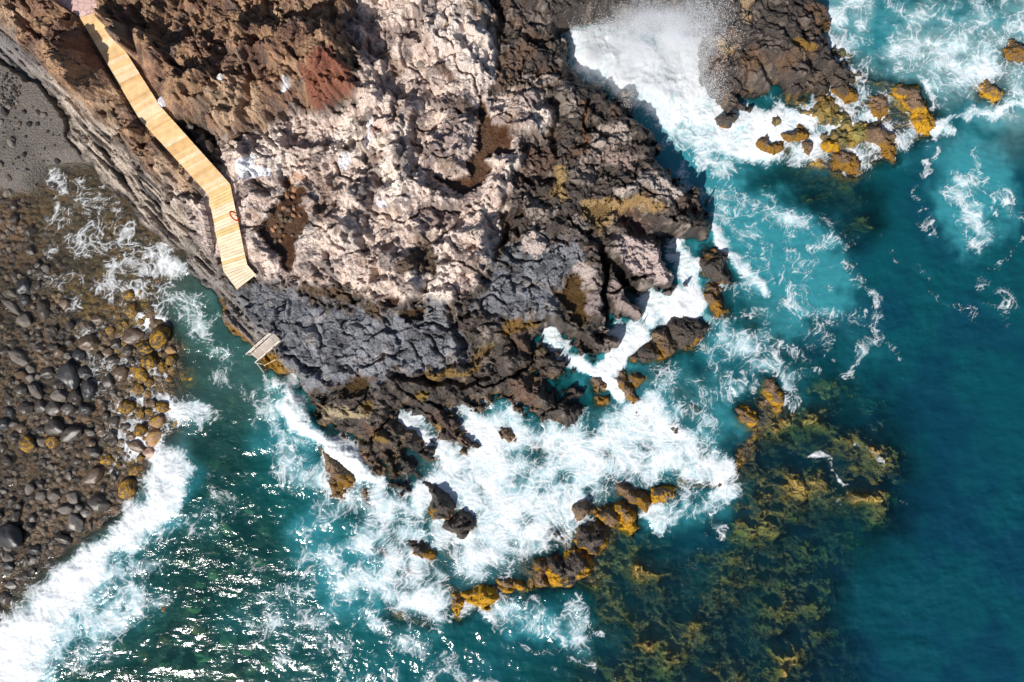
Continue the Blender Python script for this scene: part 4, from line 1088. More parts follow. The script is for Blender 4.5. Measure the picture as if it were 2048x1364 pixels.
# foam gathers where the surge meets rock
edge = sstep(0.55, 0.05, depth) * sstep(0.35, 0.6, heap)
foam = np.clip(foam + edge * 0.35 * sstep(-0.3, 0.3, patch), 0, 1)
clear = np.clip(sample(blur(np.maximum.reduce([(0.4 if k_ == 'rwide' else 1.0) * (qz[k_] > -10) for k_ in ('rwide', 'reef', 'reef2', 'reef3', 'reef4', 'jreef', 'shelf')]), 60), GX, GY), 0, 1)
clear = np.maximum(clear * sstep(6, 2.5, depth), 0.65 * sample(blur(qw('lb', 30), 30), GX, GY))
murk = 1 - np.exp(-depth * (0.34 - 0.2 * clear + 0.9 * A) - 0.02)
murk = np.clip(murk + A * 0.25 * sstep(0.03, 0.4, depth), 0, 0.985)
th = np.stack([np.exp(-(0.75 - 0.4 * clear) * depth), np.exp(-0.15 * depth), np.exp(-0.2 * depth)], -1)
sl_ = sample(blur(np.clip(1.0 * (qz['film'] > -60) + 1.0 * (qz['cob'] > -20), 0, 1), 40), GX, GY)
th = lerp(th, np.stack([np.exp(-0.25 * depth), np.exp(-0.3 * depth), np.exp(-0.6 * depth)], -1), sl_[..., None])
xn = np.clip((GX - 300) / 1500, 0, 1)
yn = np.clip(GY / 1364, 0, 1)
B = np.zeros(th.shape, f32) + C(0.004, 0.076, 0.078)
B = paint(B, (0.012, 0.092, 0.084), sstep(0.25, 0.0, xn) * 0.8)
B = paint(B, (0.003, 0.055, 0.070), sstep(0.45, 1.0, xn))
B = paint(B, (0.0018, 0.034, 0.066), sstep(0.45, 1.0, xn * 0.6 + yn * 0.45) * 0.9)
B = paint(B, (0.002, 0.085, 0.085), sstep(0.25, -0.25, v3 + patch2) * 0.3)
B = paint(B, (0.028, 0.195, 0.23), sstep(0.1, 0.6, A))
B = paint(B, (0.17, 0.27, 0.275), sample(blur(qw('ne', 40), 40), GX, GY) * sstep(-0.6, 0.4, patch2 + patch * 0.5) * 0.9)
pale = sstep(0.28, 0.85, Fp + patch * 0.2) * sstep(0.15, 0.5, heap) * (1 - 0.6 * sl_)
B = paint(B, (0.34, 0.53, 0.57), pale * 0.9)
murk = np.clip(murk + 0.55 * pale * sstep(0.02, 0.3, depth) * (0.7 + patch), 0, 0.985)
# silty water in the cove, over the cobbles
sl_ = sample(blur(np.clip(1.0 * (qz['film'] > -60) + 1.0 * (qz['cob'] > -20), 0, 1), 40), GX, GY)
B = paint(B, (0.11, 0.085, 0.05), sl_ * 0.9)
cove = 1 - sstep(60, 150, sample(line_dist([(420, 620), (480, 740)]), GX, GY))
B = paint(B, (0.07, 0.17, 0.15), cove * 0.6)
sea = mesh_from_grid("sea", ZW, (ZW > Z - 0.5), {"foam": foam, "murk": murk, "body": B, "through": th}, M_SEA)
sea["kind"] = "structure"
#END_PART1
# ------------------------------------------------------------------ pools on the rock
def plain_mat(name, color, rough=0.8, spec=0.3, noise=0.25, scale=6.0, bump=0.0):
    m, nt, out = new_mat(name)
    L = nt.links.new
    b = N(nt, "ShaderNodeBsdfPrincipled", i_Roughness=rough)
    b.inputs["Specular IOR Level"].default_value = spec
    tc = N(nt, "ShaderNodeTexCoord")
    n1 = N(nt, "ShaderNodeTexNoise", i_Scale=scale, i_Detail=5.0, i_Roughness=0.6)
    L(tc.outputs["Object"], n1.inputs["Vector"])
    f = maprange(nt, n1.outputs[0], 0.3, 0.7, 1 - noise, 1 + noise)
    cc_ = N(nt, "ShaderNodeCombineColor")
    for i in range(3):
        L(f, cc_.inputs[i])
    L(mixc(nt, 1.0, color, cc_.outputs[0], 'MULTIPLY'), b.inputs["Base Color"])
    if bump:
        bp = N(nt, "ShaderNodeBump", i_Strength=0.8, i_Distance=bump)
        L(n1.outputs[0], bp.inputs["Height"])
        L(bp.outputs[0], b.inputs["Normal"])
    L(b.outputs[0], out.inputs[0])
    return m


def pool_mat():
    m, nt, out = new_mat("still pool water")
    L = nt.links.new
    tr = N(nt, "ShaderNodeBsdfTransparent")
    tr.inputs[0].default_value = (0.86, 0.8, 0.72, 1)
    gl = N(nt, "ShaderNodeBsdfGlossy", i_Roughness=0.03)
    fr = N(nt, "ShaderNodeFresnel", i_IOR=1.33)
    mx = N(nt, "ShaderNodeMixShader")
    L(fr.outputs[0], mx.inputs[0])
    L(tr.outputs[0], mx.inputs[1])
    L(gl.outputs[0], mx.inputs[2])
    L(mx.outputs[0], out.inputs[0])
    return m


M_POOL = pool_mat()


def obj_from(name, verts, faces, mat, parent=None, smooth=False, tints=None):
    me = bpy.data.meshes.new(name)
    me.from_pydata([tuple(map(float, v)) for v in verts], [], faces)
    me.update()
    if smooth:
        me.polygons.foreach_set("use_smooth", np.ones(len(me.polygons), bool))
    if tints is not None:
        at = me.attributes.new("tint", 'FLOAT_COLOR', 'POINT')
        a4 = np.ones((len(verts), 4), f32)
        a4[:, :3] = tints
        at.data.foreach_set("color", a4.ravel())
    me.materials.append(mat)
    o = bpy.data.objects.new(name, me)
    COL.objects.link(o)
    if parent:
        o.parent = parent
    return o


for k, (poly, lv, cp) in POOLS.items():
    P = np.array(poly, f32)
    c = P.mean(0)
    P2 = c + (P - c) * 1.06
    vs = [wpt(x, y, lv) for x, y in P2]
    o = obj_from("tide_pool", vs, [tuple(range(len(vs)))[::-1]], M_POOL)
    o["kind"] = "structure"

# ------------------------------------------------------------------ wood
def wood_mat(name="planed deck timber"):
    m, nt, out = new_mat(name)
    L = nt.links.new
    b = N(nt, "ShaderNodeBsdfPrincipled", i_Roughness=0.65)
    b.inputs["Specular IOR Level"].default_value = 0.25
    tint = N(nt, "ShaderNodeAttribute", attribute_name="tint")
    tc = N(nt, "ShaderNodeTexCoord")
    n1 = N(nt, "ShaderNodeTexNoise", i_Scale=2.2, i_Detail=4.0)
    n2 = N(nt, "ShaderNodeTexNoise", i_Scale=22.0, i_Detail=4.0)
    L(tc.outputs["Object"], n1.inputs["Vector"])
    L(tc.outputs["Object"], n2.inputs["Vector"])
    f = mth(nt, 'MULTIPLY', maprange(nt, n1.outputs[0], 0.3, 0.7, 0.84, 1.14), maprange(nt, n2.outputs[0], 0.3, 0.7, 0.88, 1.1))
    cc_ = N(nt, "ShaderNodeCombineColor")
    for i in range(3):
        L(f, cc_.inputs[i])
    L(mixc(nt, 1.0, tint.outputs["Color"], cc_.outputs[0], 'MULTIPLY'), b.inputs["Base Color"])
    L(b.outputs[0], out.inputs[0])
    return m


M_WOOD = wood_mat()


class MB:
    def __init__(self):
        self.v, self.f, self.t = [], [], []

    def prism(self, top, thick, tint=(.5, .4, .3)):
        """top: list of 3D points (counter-clockwise from above), extruded down"""
        n = len(top)
        b = len(self.v)
        self.v += [tuple(p) for p in top] + [(p[0], p[1], p[2] - thick) for p in top]
        self.f.append(tuple(range(b, b + n)))
        self.f.append(tuple(range(b + 2 * n - 1, b + n - 1, -1)))
        for i in range(n):
            j = (i + 1) % n
            self.f.append((b + i, b + n + i, b + n + j, b + j))
        self.t += [tint] * (2 * n)

    def tube(self, a, b_, r, seg=8, tint=(.5, .4, .3), r2=None):
        a, b_ = Vector(a), Vector(b_)
        d = (b_ - a).normalized()
        u = d.orthogonal().normalized()
        w = d.cross(u)
        b0 = len(self.v)
        for p, rr in ((a, r), (b_, r if r2 is None else r2)):
            for i in range(seg):
                t_ = 2 * math.pi * i / seg
                self.v.append(tuple(p + (u * math.cos(t_) + w * math.sin(t_)) * rr))
        for i in range(seg):
            j = (i + 1) % seg
            self.f.append((b0 + i, b0 + j, b0 + seg + j, b0 + seg + i))
        self.f.append(tuple(range(b0 + seg - 1, b0 - 1, -1)))
        self.f.append(tuple(range(b0 + seg, b0 + 2 * seg)))
        self.t += [tint] * (2 * seg)

    def build(self, name, mat, parent=None, smooth=False):
        return obj_from(name, self.v, self.f, mat, parent, smooth, np.array(self.t, f32))


def empty(name, loc):
    o = bpy.data.objects.new(name, None)
    o.location = loc
    COL.objects.link(o)
    return o


def rel_to(mb, root):
    lx, ly, lz = root.location
    mb.v = [(x - lx, y - ly, z - lz) for x, y, z in mb.v]
    return mb


def ground_z(X, Y):
    px, py = X * S + CX, CY - Y * S
    i = int(np.clip(np.searchsorted(gxa, px), 1, NX - 1))
    j = int(np.clip(np.searchsorted(gya, py), 1, NY - 1))
    return float(Z[j, i])


# ------------------------------------------------------------------ timber walkway
rw = random.Random(3)
c0 = wpt((BW_L[2][0] + BW_R[2][0]) / 2, (BW_L[2][1] + BW_R[2][1]) / 2, BW_Z[2])
walk = empty("boardwalk", c0)
tag(walk, "long kinked boardwalk of golden planks crossing the lava to the dark slab", "boardwalk")
pitch = [0.145, 0.145, 0.215, 0.2]
for i in range(4):
    mb = MB()
    l0, l1 = Vector(wpt(*BW_L[i], BW_Z[i])), Vector(wpt(*BW_L[i + 1], BW_Z[i + 1]))
    r0_, r1_ = Vector(wpt(*BW_R[i], BW_Z[i])), Vector(wpt(*BW_R[i + 1], BW_Z[i + 1]))
    n = max(2, int(((l1 - l0).length + (r1_ - r0_).length) / 2 / pitch[i]))
    gap = 0.010 / pitch[i] if i < 2 else 0.021 / pitch[i]
    run = 0
    base = None
    for k in range(n):
        if run <= 0:
            run = rw.choice([1, 1, 2, 3])
            q = rw.random()
            if i < 2:
                base = (0.70, 0.475, 0.235) if q < .6 else ((0.62, 0.385, 0.17) if q < .78 else (0.74, 0.56, 0.35))
            elif i == 2:
                base = (0.72, 0.50, 0.23) if (q < .75 and k < n * .5) or q < .3 else (0.76, 0.62, 0.42)
            else:
                base = (0.77, 0.64, 0.45) if q < .6 else (0.73, 0.52, 0.27)
        run -= 1
        j = rw.uniform(0.9, 1.06)
        t0, t1 = k / n, (k + 1 - gap) / n
        ex = rw.uniform(-0.004, 0.01)
        pts = []
        for lt, side in ((t0, 0), (t1, 0), (t1, 1), (t0, 1)):
            a_, b_ = (l0.lerp(l1, lt), r0_.lerp(r1_, lt))
            p = a_ + (a_ - b_).normalized() * ex if side == 0 else b_ + (b_ - a_).normalized() * ex
            p.z += rw.uniform(0, 0.004)
            pts.append(p)
        mb.prism(pts, 0.04, tuple(c_ * j for c_ in base))
    rel_to(mb, walk).build("deck_section", M_WOOD, walk)
    for a_, b_, o_ in ((l0, l1, r0_), (r0_, r1_, l0)):
        mb = MB()
        inn = (o_ - a_).normalized() * 0.07
        dn = Vector((0, 0, 0.045))
        mb.prism([a_ - dn + inn * .3, b_ - dn + inn * .3, b_ - dn + inn * 1.4, a_ - dn + inn * 1.4] if a_ is l0 else [a_ - dn + inn * 1.4, b_ - dn + inn * 1.4, b_ - dn + inn * .3, a_ - dn + inn * .3], 0.15, (0.6, 0.38, 0.16))
        rel_to(mb, walk).build("edge_beam", M_WOOD, walk)
    m_ = max(2, int((l1 - l0).length / 2.2))
    for k in range(m_):
        for a_, b_, o_ in ((l0, l1, r0_), (r0_, r1_, l0)):
            p = a_.lerp(b_, (k + .5) / m_) + (o_ - a_).normalized() * 0.13
            mb = MB()
            gz = ground_z(p.x, p.y)
            mb.tube((p.x, p.y, p.z - 0.05), (p.x, p.y, min(gz, p.z - 0.2) - 0.2), 0.06, 6, (0.5, 0.33, 0.16))
            rel_to(mb, walk).build("support_post", M_WOOD, walk)

# paved path that the walkway starts from
def paving_mat():
    m, nt, out = new_mat("pink crazy paving")
    L = nt.links.new
    b = N(nt, "ShaderNodeBsdfPrincipled", i_Roughness=0.85)
    geo = N(nt, "ShaderNodeNewGeometry")
    vo = N(nt, "ShaderNodeTexVoronoi", i_Scale=2.3)
    ve = N(nt, "ShaderNodeTexVoronoi", i_Scale=2.3)
    ve.feature = 'DISTANCE_TO_EDGE'
    nz = N(nt, "ShaderNodeTexNoise", i_Scale=4.0)
    L(geo.outputs["Position"], nz.inputs["Vector"])
    wv = mixc(nt, 0.12, geo.outputs["Position"], nz.outputs["Color"], 'ADD')
    L(wv, vo.inputs["Vector"])
    L(wv, ve.inputs["Vector"])
    sepc = N(nt, "ShaderNodeSeparateColor")
    L(vo.outputs["Color"], sepc.inputs[0])
    c_ = mixc(nt, sepc.outputs[0], (0.50, 0.30, 0.26), (0.62, 0.46, 0.42))
    e_ = maprange(nt, ve.outputs["Distance"], 0.015, 0.06)
    L(mixc(nt, e_, (0.34, 0.23, 0.21), c_), b.inputs["Base Color"])
    bp = N(nt, "ShaderNodeBump", i_Strength=0.6, i_Distance=0.02)
    L(e_, bp.inputs["Height"])
    L(bp.outputs[0], b.inputs["Normal"])
    L(b.outputs[0], out.inputs[0])
    return m


mb = MB()
mb.prism([wpt(x, y, 5.5) for x, y in [(60, -60), (100, -8), (112, 2), (158, 32), (161, 34), (199, 21), (196, 10), (190, -10), (180, -60)]], 0.15, (.5, .3, .3))
o = mb.build("path", paving_mat())
o["kind"] = "structure"

# ------------------------------------------------------------------ bathing stairs
M_GREYWOOD = M_WOOD
tl, bl = Vector(wpt(*ST_L[0], ST_Z[0])), Vector(wpt(*ST_L[1], ST_Z[1]))
tr_, br_ = Vector(wpt(*ST_R[0], ST_Z[0])), Vector(wpt(*ST_R[1], ST_Z[1]))
stairs = empty("bathing_stairs", tl.lerp(br_, 0.5))
tag(stairs, "weathered grey wooden stairs with handrails going down to the cove", "stairs")
PALE = (0.5, 0.43, 0.37)
for a_, b_ in ((tl, bl), (tr_, br_)):
    mb = MB()
    mb.tube(a_ - Vector((0, 0, .1)), b_ - Vector((0, 0, .1)), 0.055, 6, PALE)
    rel_to(mb, stairs).build("stringer", M_WOOD, stairs)
n = 15
for k in range(n):
    mb = MB()
    t0, t1 = k / n, (k + .74) / n
    z_ = tl.lerp(bl, (k + .5) / n).z
    j = rw.uniform(.86, 1.08)
    pts = [tl.lerp(bl, t0), tl.lerp(bl, t1), tr_.lerp(br_, t1), tr_.lerp(br_, t0)]
    mb.prism([(p.x, p.y, z_) for p in pts], 0.05, tuple(c_ * j for c_ in PALE))
    rel_to(mb, stairs).build("tread", M_WOOD, stairs)
up = Vector((0, 0, 1.0))
side = (tl - tr_).normalized() * 0.05
for lab, a_, b_, hs in (("handrail", tl + side, bl + side, (1.0, 0.55)), ("handrail", tr_ - side, br_ - side, (0.42,))):
    mb = MB()
    for h_ in hs:
        mb.tube(a_ + up * h_, b_ + up * h_, 0.035, 6, (0.7, 0.62, 0.54))
    for k in range(4):
        p = a_.lerp(b_, k / 3)
        mb.tube(p - up * .1, p + up * hs[0], 0.035, 6, (0.62, 0.54, 0.46))
    if len(hs) > 1:
        mb.tube(b_ + up * 1.0, b_ - side * 3 + up * 0.35, 0.03, 6, (0.66, 0.56, 0.48))
    else:
        e_ = (br_ - tr_).normalized()
        mb.tube(b_ + up * .42, b_ + up * 0.38 + e_ * 0.3, 0.03, 6, (0.66, 0.56, 0.48))
        mb.tube(b_ + up * .38 + e_ * .3, b_ + up * 0.1 - side * 8, 0.025, 6, (0.66, 0.56, 0.48))
    rel_to(mb, stairs).build(lab, M_WOOD, stairs)
M_STEEL = plain_mat("weathered pole", (0.42, 0.36, 0.31), 0.5, 0.5)
mb = MB()
mb.tube(wpt(511, 723, 1.5), wpt(528, 745, 0.35), 0.045, 8)
o = mb.build("grab_pole", M_STEEL)
tag(o, "thin pale pole slanting down to the water from the foot of the stairs", "pole")
mb = MB()
ra, rb = Vector(wpt(528, 731, 0.9)), Vector(wpt(551, 719, 1.5))
for k in range(6):
    p0, p1 = ra.lerp(rb, k / 6), ra.lerp(rb, (k + 1) / 6)
    p0.z -= 0.15 * math.sin(math.pi * k / 6)
    p1.z -= 0.15 * math.sin(math.pi * (k + 1) / 6)
    mb.tube(p0, p1, 0.025, 6)
o = mb.build("mooring_rope", plain_mat("pale rope", (0.6, 0.5, 0.32), 0.9, 0.1))
tag(o, "pale rope strung across the orange weed beside the stairs", "rope")

# ------------------------------------------------------------------ red ring float on its post beside the walkway
M_RED = plain_mat("red plastic", (0.62, 0.06, 0.025), 0.45, 0.5, 0.15)
zf = BW_Z[2] - 0.12
fl_ = empty("life_ring", wpt(472, 431, zf))
tag(fl_, "red curved life ring on a thin post at the edge of the boardwalk", "life ring")
mb = MB()
pa, pb = Vector(wpt(463.5, 423, zf + .5)), Vector(wpt(475, 441, zf + .22))
mid = pa.lerp(pb, .5)
ax_u = (pb - pa) * .5
ax_w = Vector((-0.14, -0.05, 0.34))
prev = None
for k in range(22):
    t_ = math.radians(-70 + 300 * k / 21)
    p = mid + ax_u * math.cos(t_) + ax_w * math.sin(t_)
    if prev is not None:
        mb.tube(prev, p, 0.055, 8)
    prev = p
rel_to(mb, fl_).build("ring", M_RED, fl_, True)
mb = MB()
mb.tube(wpt(473, 431, zf - .4), wpt(470, 430, zf + .62), 0.03, 8)
mb.tube(wpt(472, 431, zf + .3), wpt(491, 441, zf - .3), 0.022, 6)
rel_to(mb, fl_).build("post", plain_mat("rusty post", (0.2, 0.09, 0.05), 0.8, 0.2), fl_)

# ------------------------------------------------------------------ boulders
import bmesh
from mathutils import noise as mnoise


def boulder_mat(name, kind):
    m, nt, out = new_mat(name)
    L = nt.links.new
    b = N(nt, "ShaderNodeBsdfPrincipled")
    oi = N(nt, "ShaderNodeObjectInfo")
    tc = N(nt, "ShaderNodeTexCoord")
    off = N(nt, "ShaderNodeVectorMath", operation='ADD')
    L(tc.outputs["Object"], off.inputs[0])
    sc_ = mth(nt, 'MULTIPLY', oi.outputs["Random"], 37.0)
    cb_ = N(nt, "ShaderNodeCombineXYZ")
    for i in range(3):
        L(sc_, cb_.inputs[i])
    L(cb_.outputs[0], off.inputs[1])
    n1 = N(nt, "ShaderNodeTexNoise", i_Scale=2.0, i_Detail=5.0, i_Roughness=0.65)
    n2 = N(nt, "ShaderNodeTexNoise", i_Scale=9.0, i_Detail=4.0, i_Roughness=0.7)
    for n in (n1, n2):
        L(off.outputs[0], n.inputs["Vector"])
    f = mth(nt, 'MULTIPLY', maprange(nt, n1.outputs[0], 0.3, 0.7, 0.7, 1.3), maprange(nt, n2.outputs[0], 0.3, 0.7, 0.75, 1.25))
    cc_ = N(nt, "ShaderNodeCombineColor")
    for i in range(3):
        L(f, cc_.inputs[i])
    base = mixc(nt, 1.0, oi.outputs["Color"], cc_.outputs[0], 'MULTIPLY')
    rough = 0.38
    if kind == 'algae':
        spk = mixc(nt, maprange(nt, n2.outputs[0], 0.42, 0.56), (0.11, 0.06, 0.008), (0.50, 0.27, 0.012))
        base = mixc(nt, maprange(nt, n1.outputs[0], 0.47, 0.58), base, spk)
        rough = 0.7
    if kind == 'dry':
        rough = 0.8
    if kind == 'green':
        base = mixc(nt, maprange(nt, n1.outputs[0], 0.4, 0.6), base, (0.2, 0.21, 0.09))
        rough = 0.9
    L(base, b.inputs["Base Color"])
    b.inputs["Roughness"].default_value = rough
    b.inputs["Specular IOR Level"].default_value = 0.5 if kind == 'wet' else 0.25
    bp = N(nt, "ShaderNodeBump", i_Strength=0.7, i_Distance=0.05)
    L(mth(nt, 'ADD', mth(nt, 'MULTIPLY', n1.outputs[0], 1.0), mth(nt, 'MULTIPLY', n2.outputs[0], 0.3)), bp.inputs["Height"])
    L(bp.outputs[0], b.inputs["Normal"])
    L(b.outputs[0], out.inputs[0])
    return m


BM = {k: boulder_mat("boulder " + k, k) for k in ('wet', 'algae', 'dry', 'green')}
_bmesh_cache = {}


def boulder_mesh(kind, var):
    key = (kind, var)
    if key in _bmesh_cache:
        return _bmesh_cache[key]
    bm = bmesh.new()
    bmesh.ops.create_icosphere(bm, subdivisions=4, radius=1.0)
    ofs = Vector((var * 3.7, var * 1.9, var * 5.1))
    ang = 1.0 if var % 3 == 2 else 0.75
    cuts = []
    rc = random.Random(50 + var)
    for _ in range(9 + 3 * (var % 3)):
        d = Vector((rc.uniform(-1, 1), rc.uniform(-1, 1), rc.uniform(-0.4, 1))).normalized()
        cuts.append((d, rc.uniform(0.66, 0.9)))
    for v in bm.verts:
        d = v.co.normalized()
        r_ = 1 + 0.34 * mnoise.noise(d * 1.1 + ofs) + 0.14 * mnoise.noise(d * 2.7 + ofs) + 0.045 * mnoise.noise(d * 7 + ofs)
        p = d * r_
        for cd_, lim in cuts:
            q = p.dot(cd_)
            if q > lim:
                p -= cd_ * (q - lim) * (0.75 * ang + 0.1)
        v.co = p
    me = bpy.data.meshes.new("boulder")
    bm.to_mesh(me)
    bm.free()
    me.polygons.foreach_set("use_smooth", np.ones(len(me.polygons), bool))
    me.materials.append(BM[kind])
    _bmesh_cache[key] = me
    return me


placed = []
CDK, CGR, CBR, CPK, CBK = (0.05, 0.04, 0.032), (0.14, 0.122, 0.105), (0.1, 0.065, 0.04), (0.32, 0.2, 0.14), (0.03, 0.029, 0.03)


def boulder(px, py, rx, ry, ang, kind, color, label, group, name="boulder", zoff=None, flat=0.72, z=None, var=None):
    X, Y, _ = wpt(px, py, 0.3 if z is None else z)
    var = rw.randrange(7) if var is None else var
    o = bpy.data.objects.new(name, boulder_mesh(kind, var))
    COL.objects.link(o)
    rX, rY = rx / S, ry / S
    rz = min(rX, rY) * flat
    gz = ground_z(X, Y) if z is None else z
    o.location = (X, Y, gz + (rz * 0.3 if zoff is None else zoff))
    o.scale = (rX * 1.06, rY * 1.06, rz)
    o.rotation_euler = (rw.uniform(-.15, .15), rw.uniform(-.15, .15), -math.radians(ang))
    j = rw.uniform(.8, 1.25)
    o.color = (*(min(1, c_ * j) for c_ in color), 1)
    tag(o, label, "rock" if name != "boulder" else "boulder", group)
    placed.append((px, py, max(rx, ry)))
    return o


G1 = "boulders heaped on the dark beach"
G2 = "golden weed covered boulders at the beach edge"
G3 = "boulders showing through the green shallows"
L_D = "dark wet boulder among the heaped beach boulders"
L_G = "grey dry topped boulder among the dark beach boulders"
L_A = "boulder patched with golden weed in the shallow wash at the beach edge"
L_B = "brown wet boulder awash among the weedy ones"
L_S = "olive boulder under clear green water off the beach"
# cx, cy, rx, ry, angle, kind, colour, label (None: the label its look-alikes share)
k5 = 1 / 5.12
ROWS = []


def rows(ox, oy, items):
    for cx_, cy_, rx_, ry_, an, kd, co, lb in items:
        ROWS.append((ox + cx_ * k5, oy + cy_ * k5, rx_ * k5, ry_ * k5, an, kd, co, lb))


rows(0, 560, [
    (1350, 565, 112, 90, -20, 'wet', CBR, "large smooth brown boulder just above the golden weedy ones"), (1640, 590, 95, 120, 10, 'algae', CBR, "tall golden boulder standing in wash at the top of the weedy cluster"),
    (1480, 690, 82, 72, 0, 'algae', CDK, None), (1860, 660, 50, 62, -20, 'algae', CDK, "small golden boulder alone in the wash, farthest out of the weedy cluster"), (1740, 720, 55, 40, 0, 'algae', CPK, None), (1735, 820, 62, 60, 0, 'algae', CBR, None),
    (1530, 830, 82, 80, 0, 'algae', CDK, None), (1900, 980, 122, 130, 0, 'algae', CBR, "biggest round golden boulder, in open wash beside the cove"), (1420, 960, 110, 68, 32, 'algae', CBR, None), (1520, 1050, 52, 50, 0, 'algae', CBR, None), (1390, 1110, 72, 62, 0, 'algae', CBR, None),
    (1220, 950, 86, 90, 0, 'wet', CBR, "round brown boulder behind the golden weedy cluster"), (1095, 1040, 55, 75, 10, 'wet', CDK, None), (1090, 740, 60, 58, 0, 'wet', CBR, None), (1140, 820, 80, 50, 0, 'wet', CDK, None), (1290, 730, 58, 72, 20, 'wet', CDK, None), (1180, 655, 60, 60, 0, 'wet', CDK, None),
    (1340, 305, 62, 80, 10, 'algae', CBR, None), (1105, 515, 50, 58, 0, 'algae', CBR, None), (900, 640, 100, 85, 0, 'wet', CBR, None), (700, 970, 105, 152, -24, 'wet', CBK, "largest egg shaped black boulder, standing tall among the beach boulders"), (850, 960, 92, 78, 30, 'wet', CBK, None),
    (890, 1130, 88, 110, 20, 'wet', CBK, None), (760, 1215, 90, 88, 30, 'wet', CDK, None), (590, 1185, 80, 62, 0, 'dry', CGR, None), (790, 770, 72, 80, 0, 'wet', CBK, None), (170, 800, 125, 75, 38, 'dry', CGR, "long pale grey boulder sloping towards the left picture edge"), (290, 910, 58, 40, 20, 'dry', CGR, None),
    (190, 968, 65, 45, 0, 'dry', CBR, None), (287, 1003, 45, 42, 0, 'dry', CGR, None), (371, 988, 34, 30, 0, 'dry', CGR, None), (480, 950, 78, 58, 0, 'wet', CDK, None), (350, 1130, 60, 88, -35, 'dry', CGR, None), (200, 1130, 70, 62, 0, 'wet', CDK, None), (50, 1220, 48, 90, -20, 'wet', CDK, None),
    (250, 1320, 90, 80, 0, 'wet', CDK, None), (400, 1300, 70, 72, 0, 'wet', CDK, None), (545, 1310, 84, 85, 0, 'wet', CDK, None), (700, 1315, 75, 68, 0, 'wet', CDK, None), (862, 1330, 85, 52, 0, 'wet', CBK, None), (230, 60, 78, 100, 0, 'wet', CBK, None), (70, 140, 85, 48, 8, 'dry', CGR, None), (230, 195, 70, 58, 0, 'wet', CBK, None),
    (425, 300, 82, 98, 0, 'wet', CDK, None), (95, 275, 125, 42, 35, 'dry', CGR, "narrow grey slab pointing down right among black boulders"), (230, 410, 82, 70, 20, 'dry', CGR, None), (1420, 125, 38, 42, 0, 'algae', CBR, None), (1310, 145, 62, 60, 0, 'algae', CBR, None), (525, 690, 70, 48, 0, 'wet', CDK, None), (590, 740, 60, 58, 0, 'wet', CBR, None),
    (1060, 270, 90, 55, 0, 'algae', CBR, None), (980, 400, 70, 50, 0, 'wet', CBR, None), (80, 650, 60, 42, 0, 'wet', CDK, None), (640, 240, 60, 60, 0, 'wet', CBR, None)])
rows(0, 800, [
    (70, 130, 66, 66, 0, 'wet', CBK, None), (1290, 72, 90, 76, 0, 'algae', CBR, None), (1505, 130, 60, 48, 20, 'algae', CBR, None), (1435, 150, 30, 66, 0, 'algae', CBR, None), (1595, 220, 82, 66, -20, 'algae', CPK, None), (1780, 252, 68, 102, -10, 'algae', CBR, "bright golden oval boulder standing upright where the wash meets the deeper cove"),
    (1558, 385, 112, 85, -38, 'algae', CPK, "capsule shaped brown and golden boulder pointing up right"), (1430, 315, 70, 70, 0, 'algae', CBR, None), (1530, 550, 82, 64, 0, 'wet', CPK, "pinkish boulder below the capsule shaped golden one"), (1390, 480, 88, 58, 20, 'wet', CBR, None), (1080, 615, 76, 60, 0, 'algae', CBR, None), (945, 540, 82, 58, 30, 'wet', CDK, None),
    (925, 450, 50, 45, 0, 'wet', CBR, None), (725, 345, 118, 72, -32, 'wet', CDK, "long dark boulder with a pale lit end, lying slantwise"), (560, 285, 102, 92, 0, 'wet', CDK, None), (260, 450, 92, 90, 0, 'algae', CBR, None), (520, 425, 82, 70, 0, 'algae', CBR, None), (1020, 315, 55, 62, 0, 'wet', CBR, None), (1150, 222, 60, 72, 0, 'wet', CDK, None), (1270, 275, 60, 38, 0, 'wet', CDK, None),
    (1370, 725, 95, 66, -32, 'algae', CBR, None), (1300, 910, 90, 112, 0, 'algae', CBR, "broad flat ochre boulder with foam breaking against its right edge"), (930, 785, 125, 78, -38, 'wet', CBR, None), (1000, 1072, 130, 100, 18, 'wet', CDK, "big dark block with a pale front, just above the breaking foam"), (540, 985, 76, 58, 10, 'dry', CGR, None), (720, 1000, 80, 62, 35, 'dry', CGR, None),
    (650, 1125, 82, 48, 0, 'dry', CGR, None), (860, 1175, 68, 58, 20, 'wet', CGR, None), (750, 1262, 82, 102, -20, 'wet', CGR, "tall boulder with a pale shiny side, nearest the breaking foam line"), (1662, 1190, 68, 122, 8, 'algae', CDK, "upright brown boulder alone in the foam off the beach"), (1340, 1125, 42, 45, 0, 'wet', CDK, None), (900, 1285, 30, 48, 0, 'wet', CBR, None),
    (200, 295, 62, 60, 0, 'wet', CBR, None), (110, 250, 62, 40, 0, 'wet', CDK, None), (30, 250, 60, 60, 0, 'wet', CBK, None)])
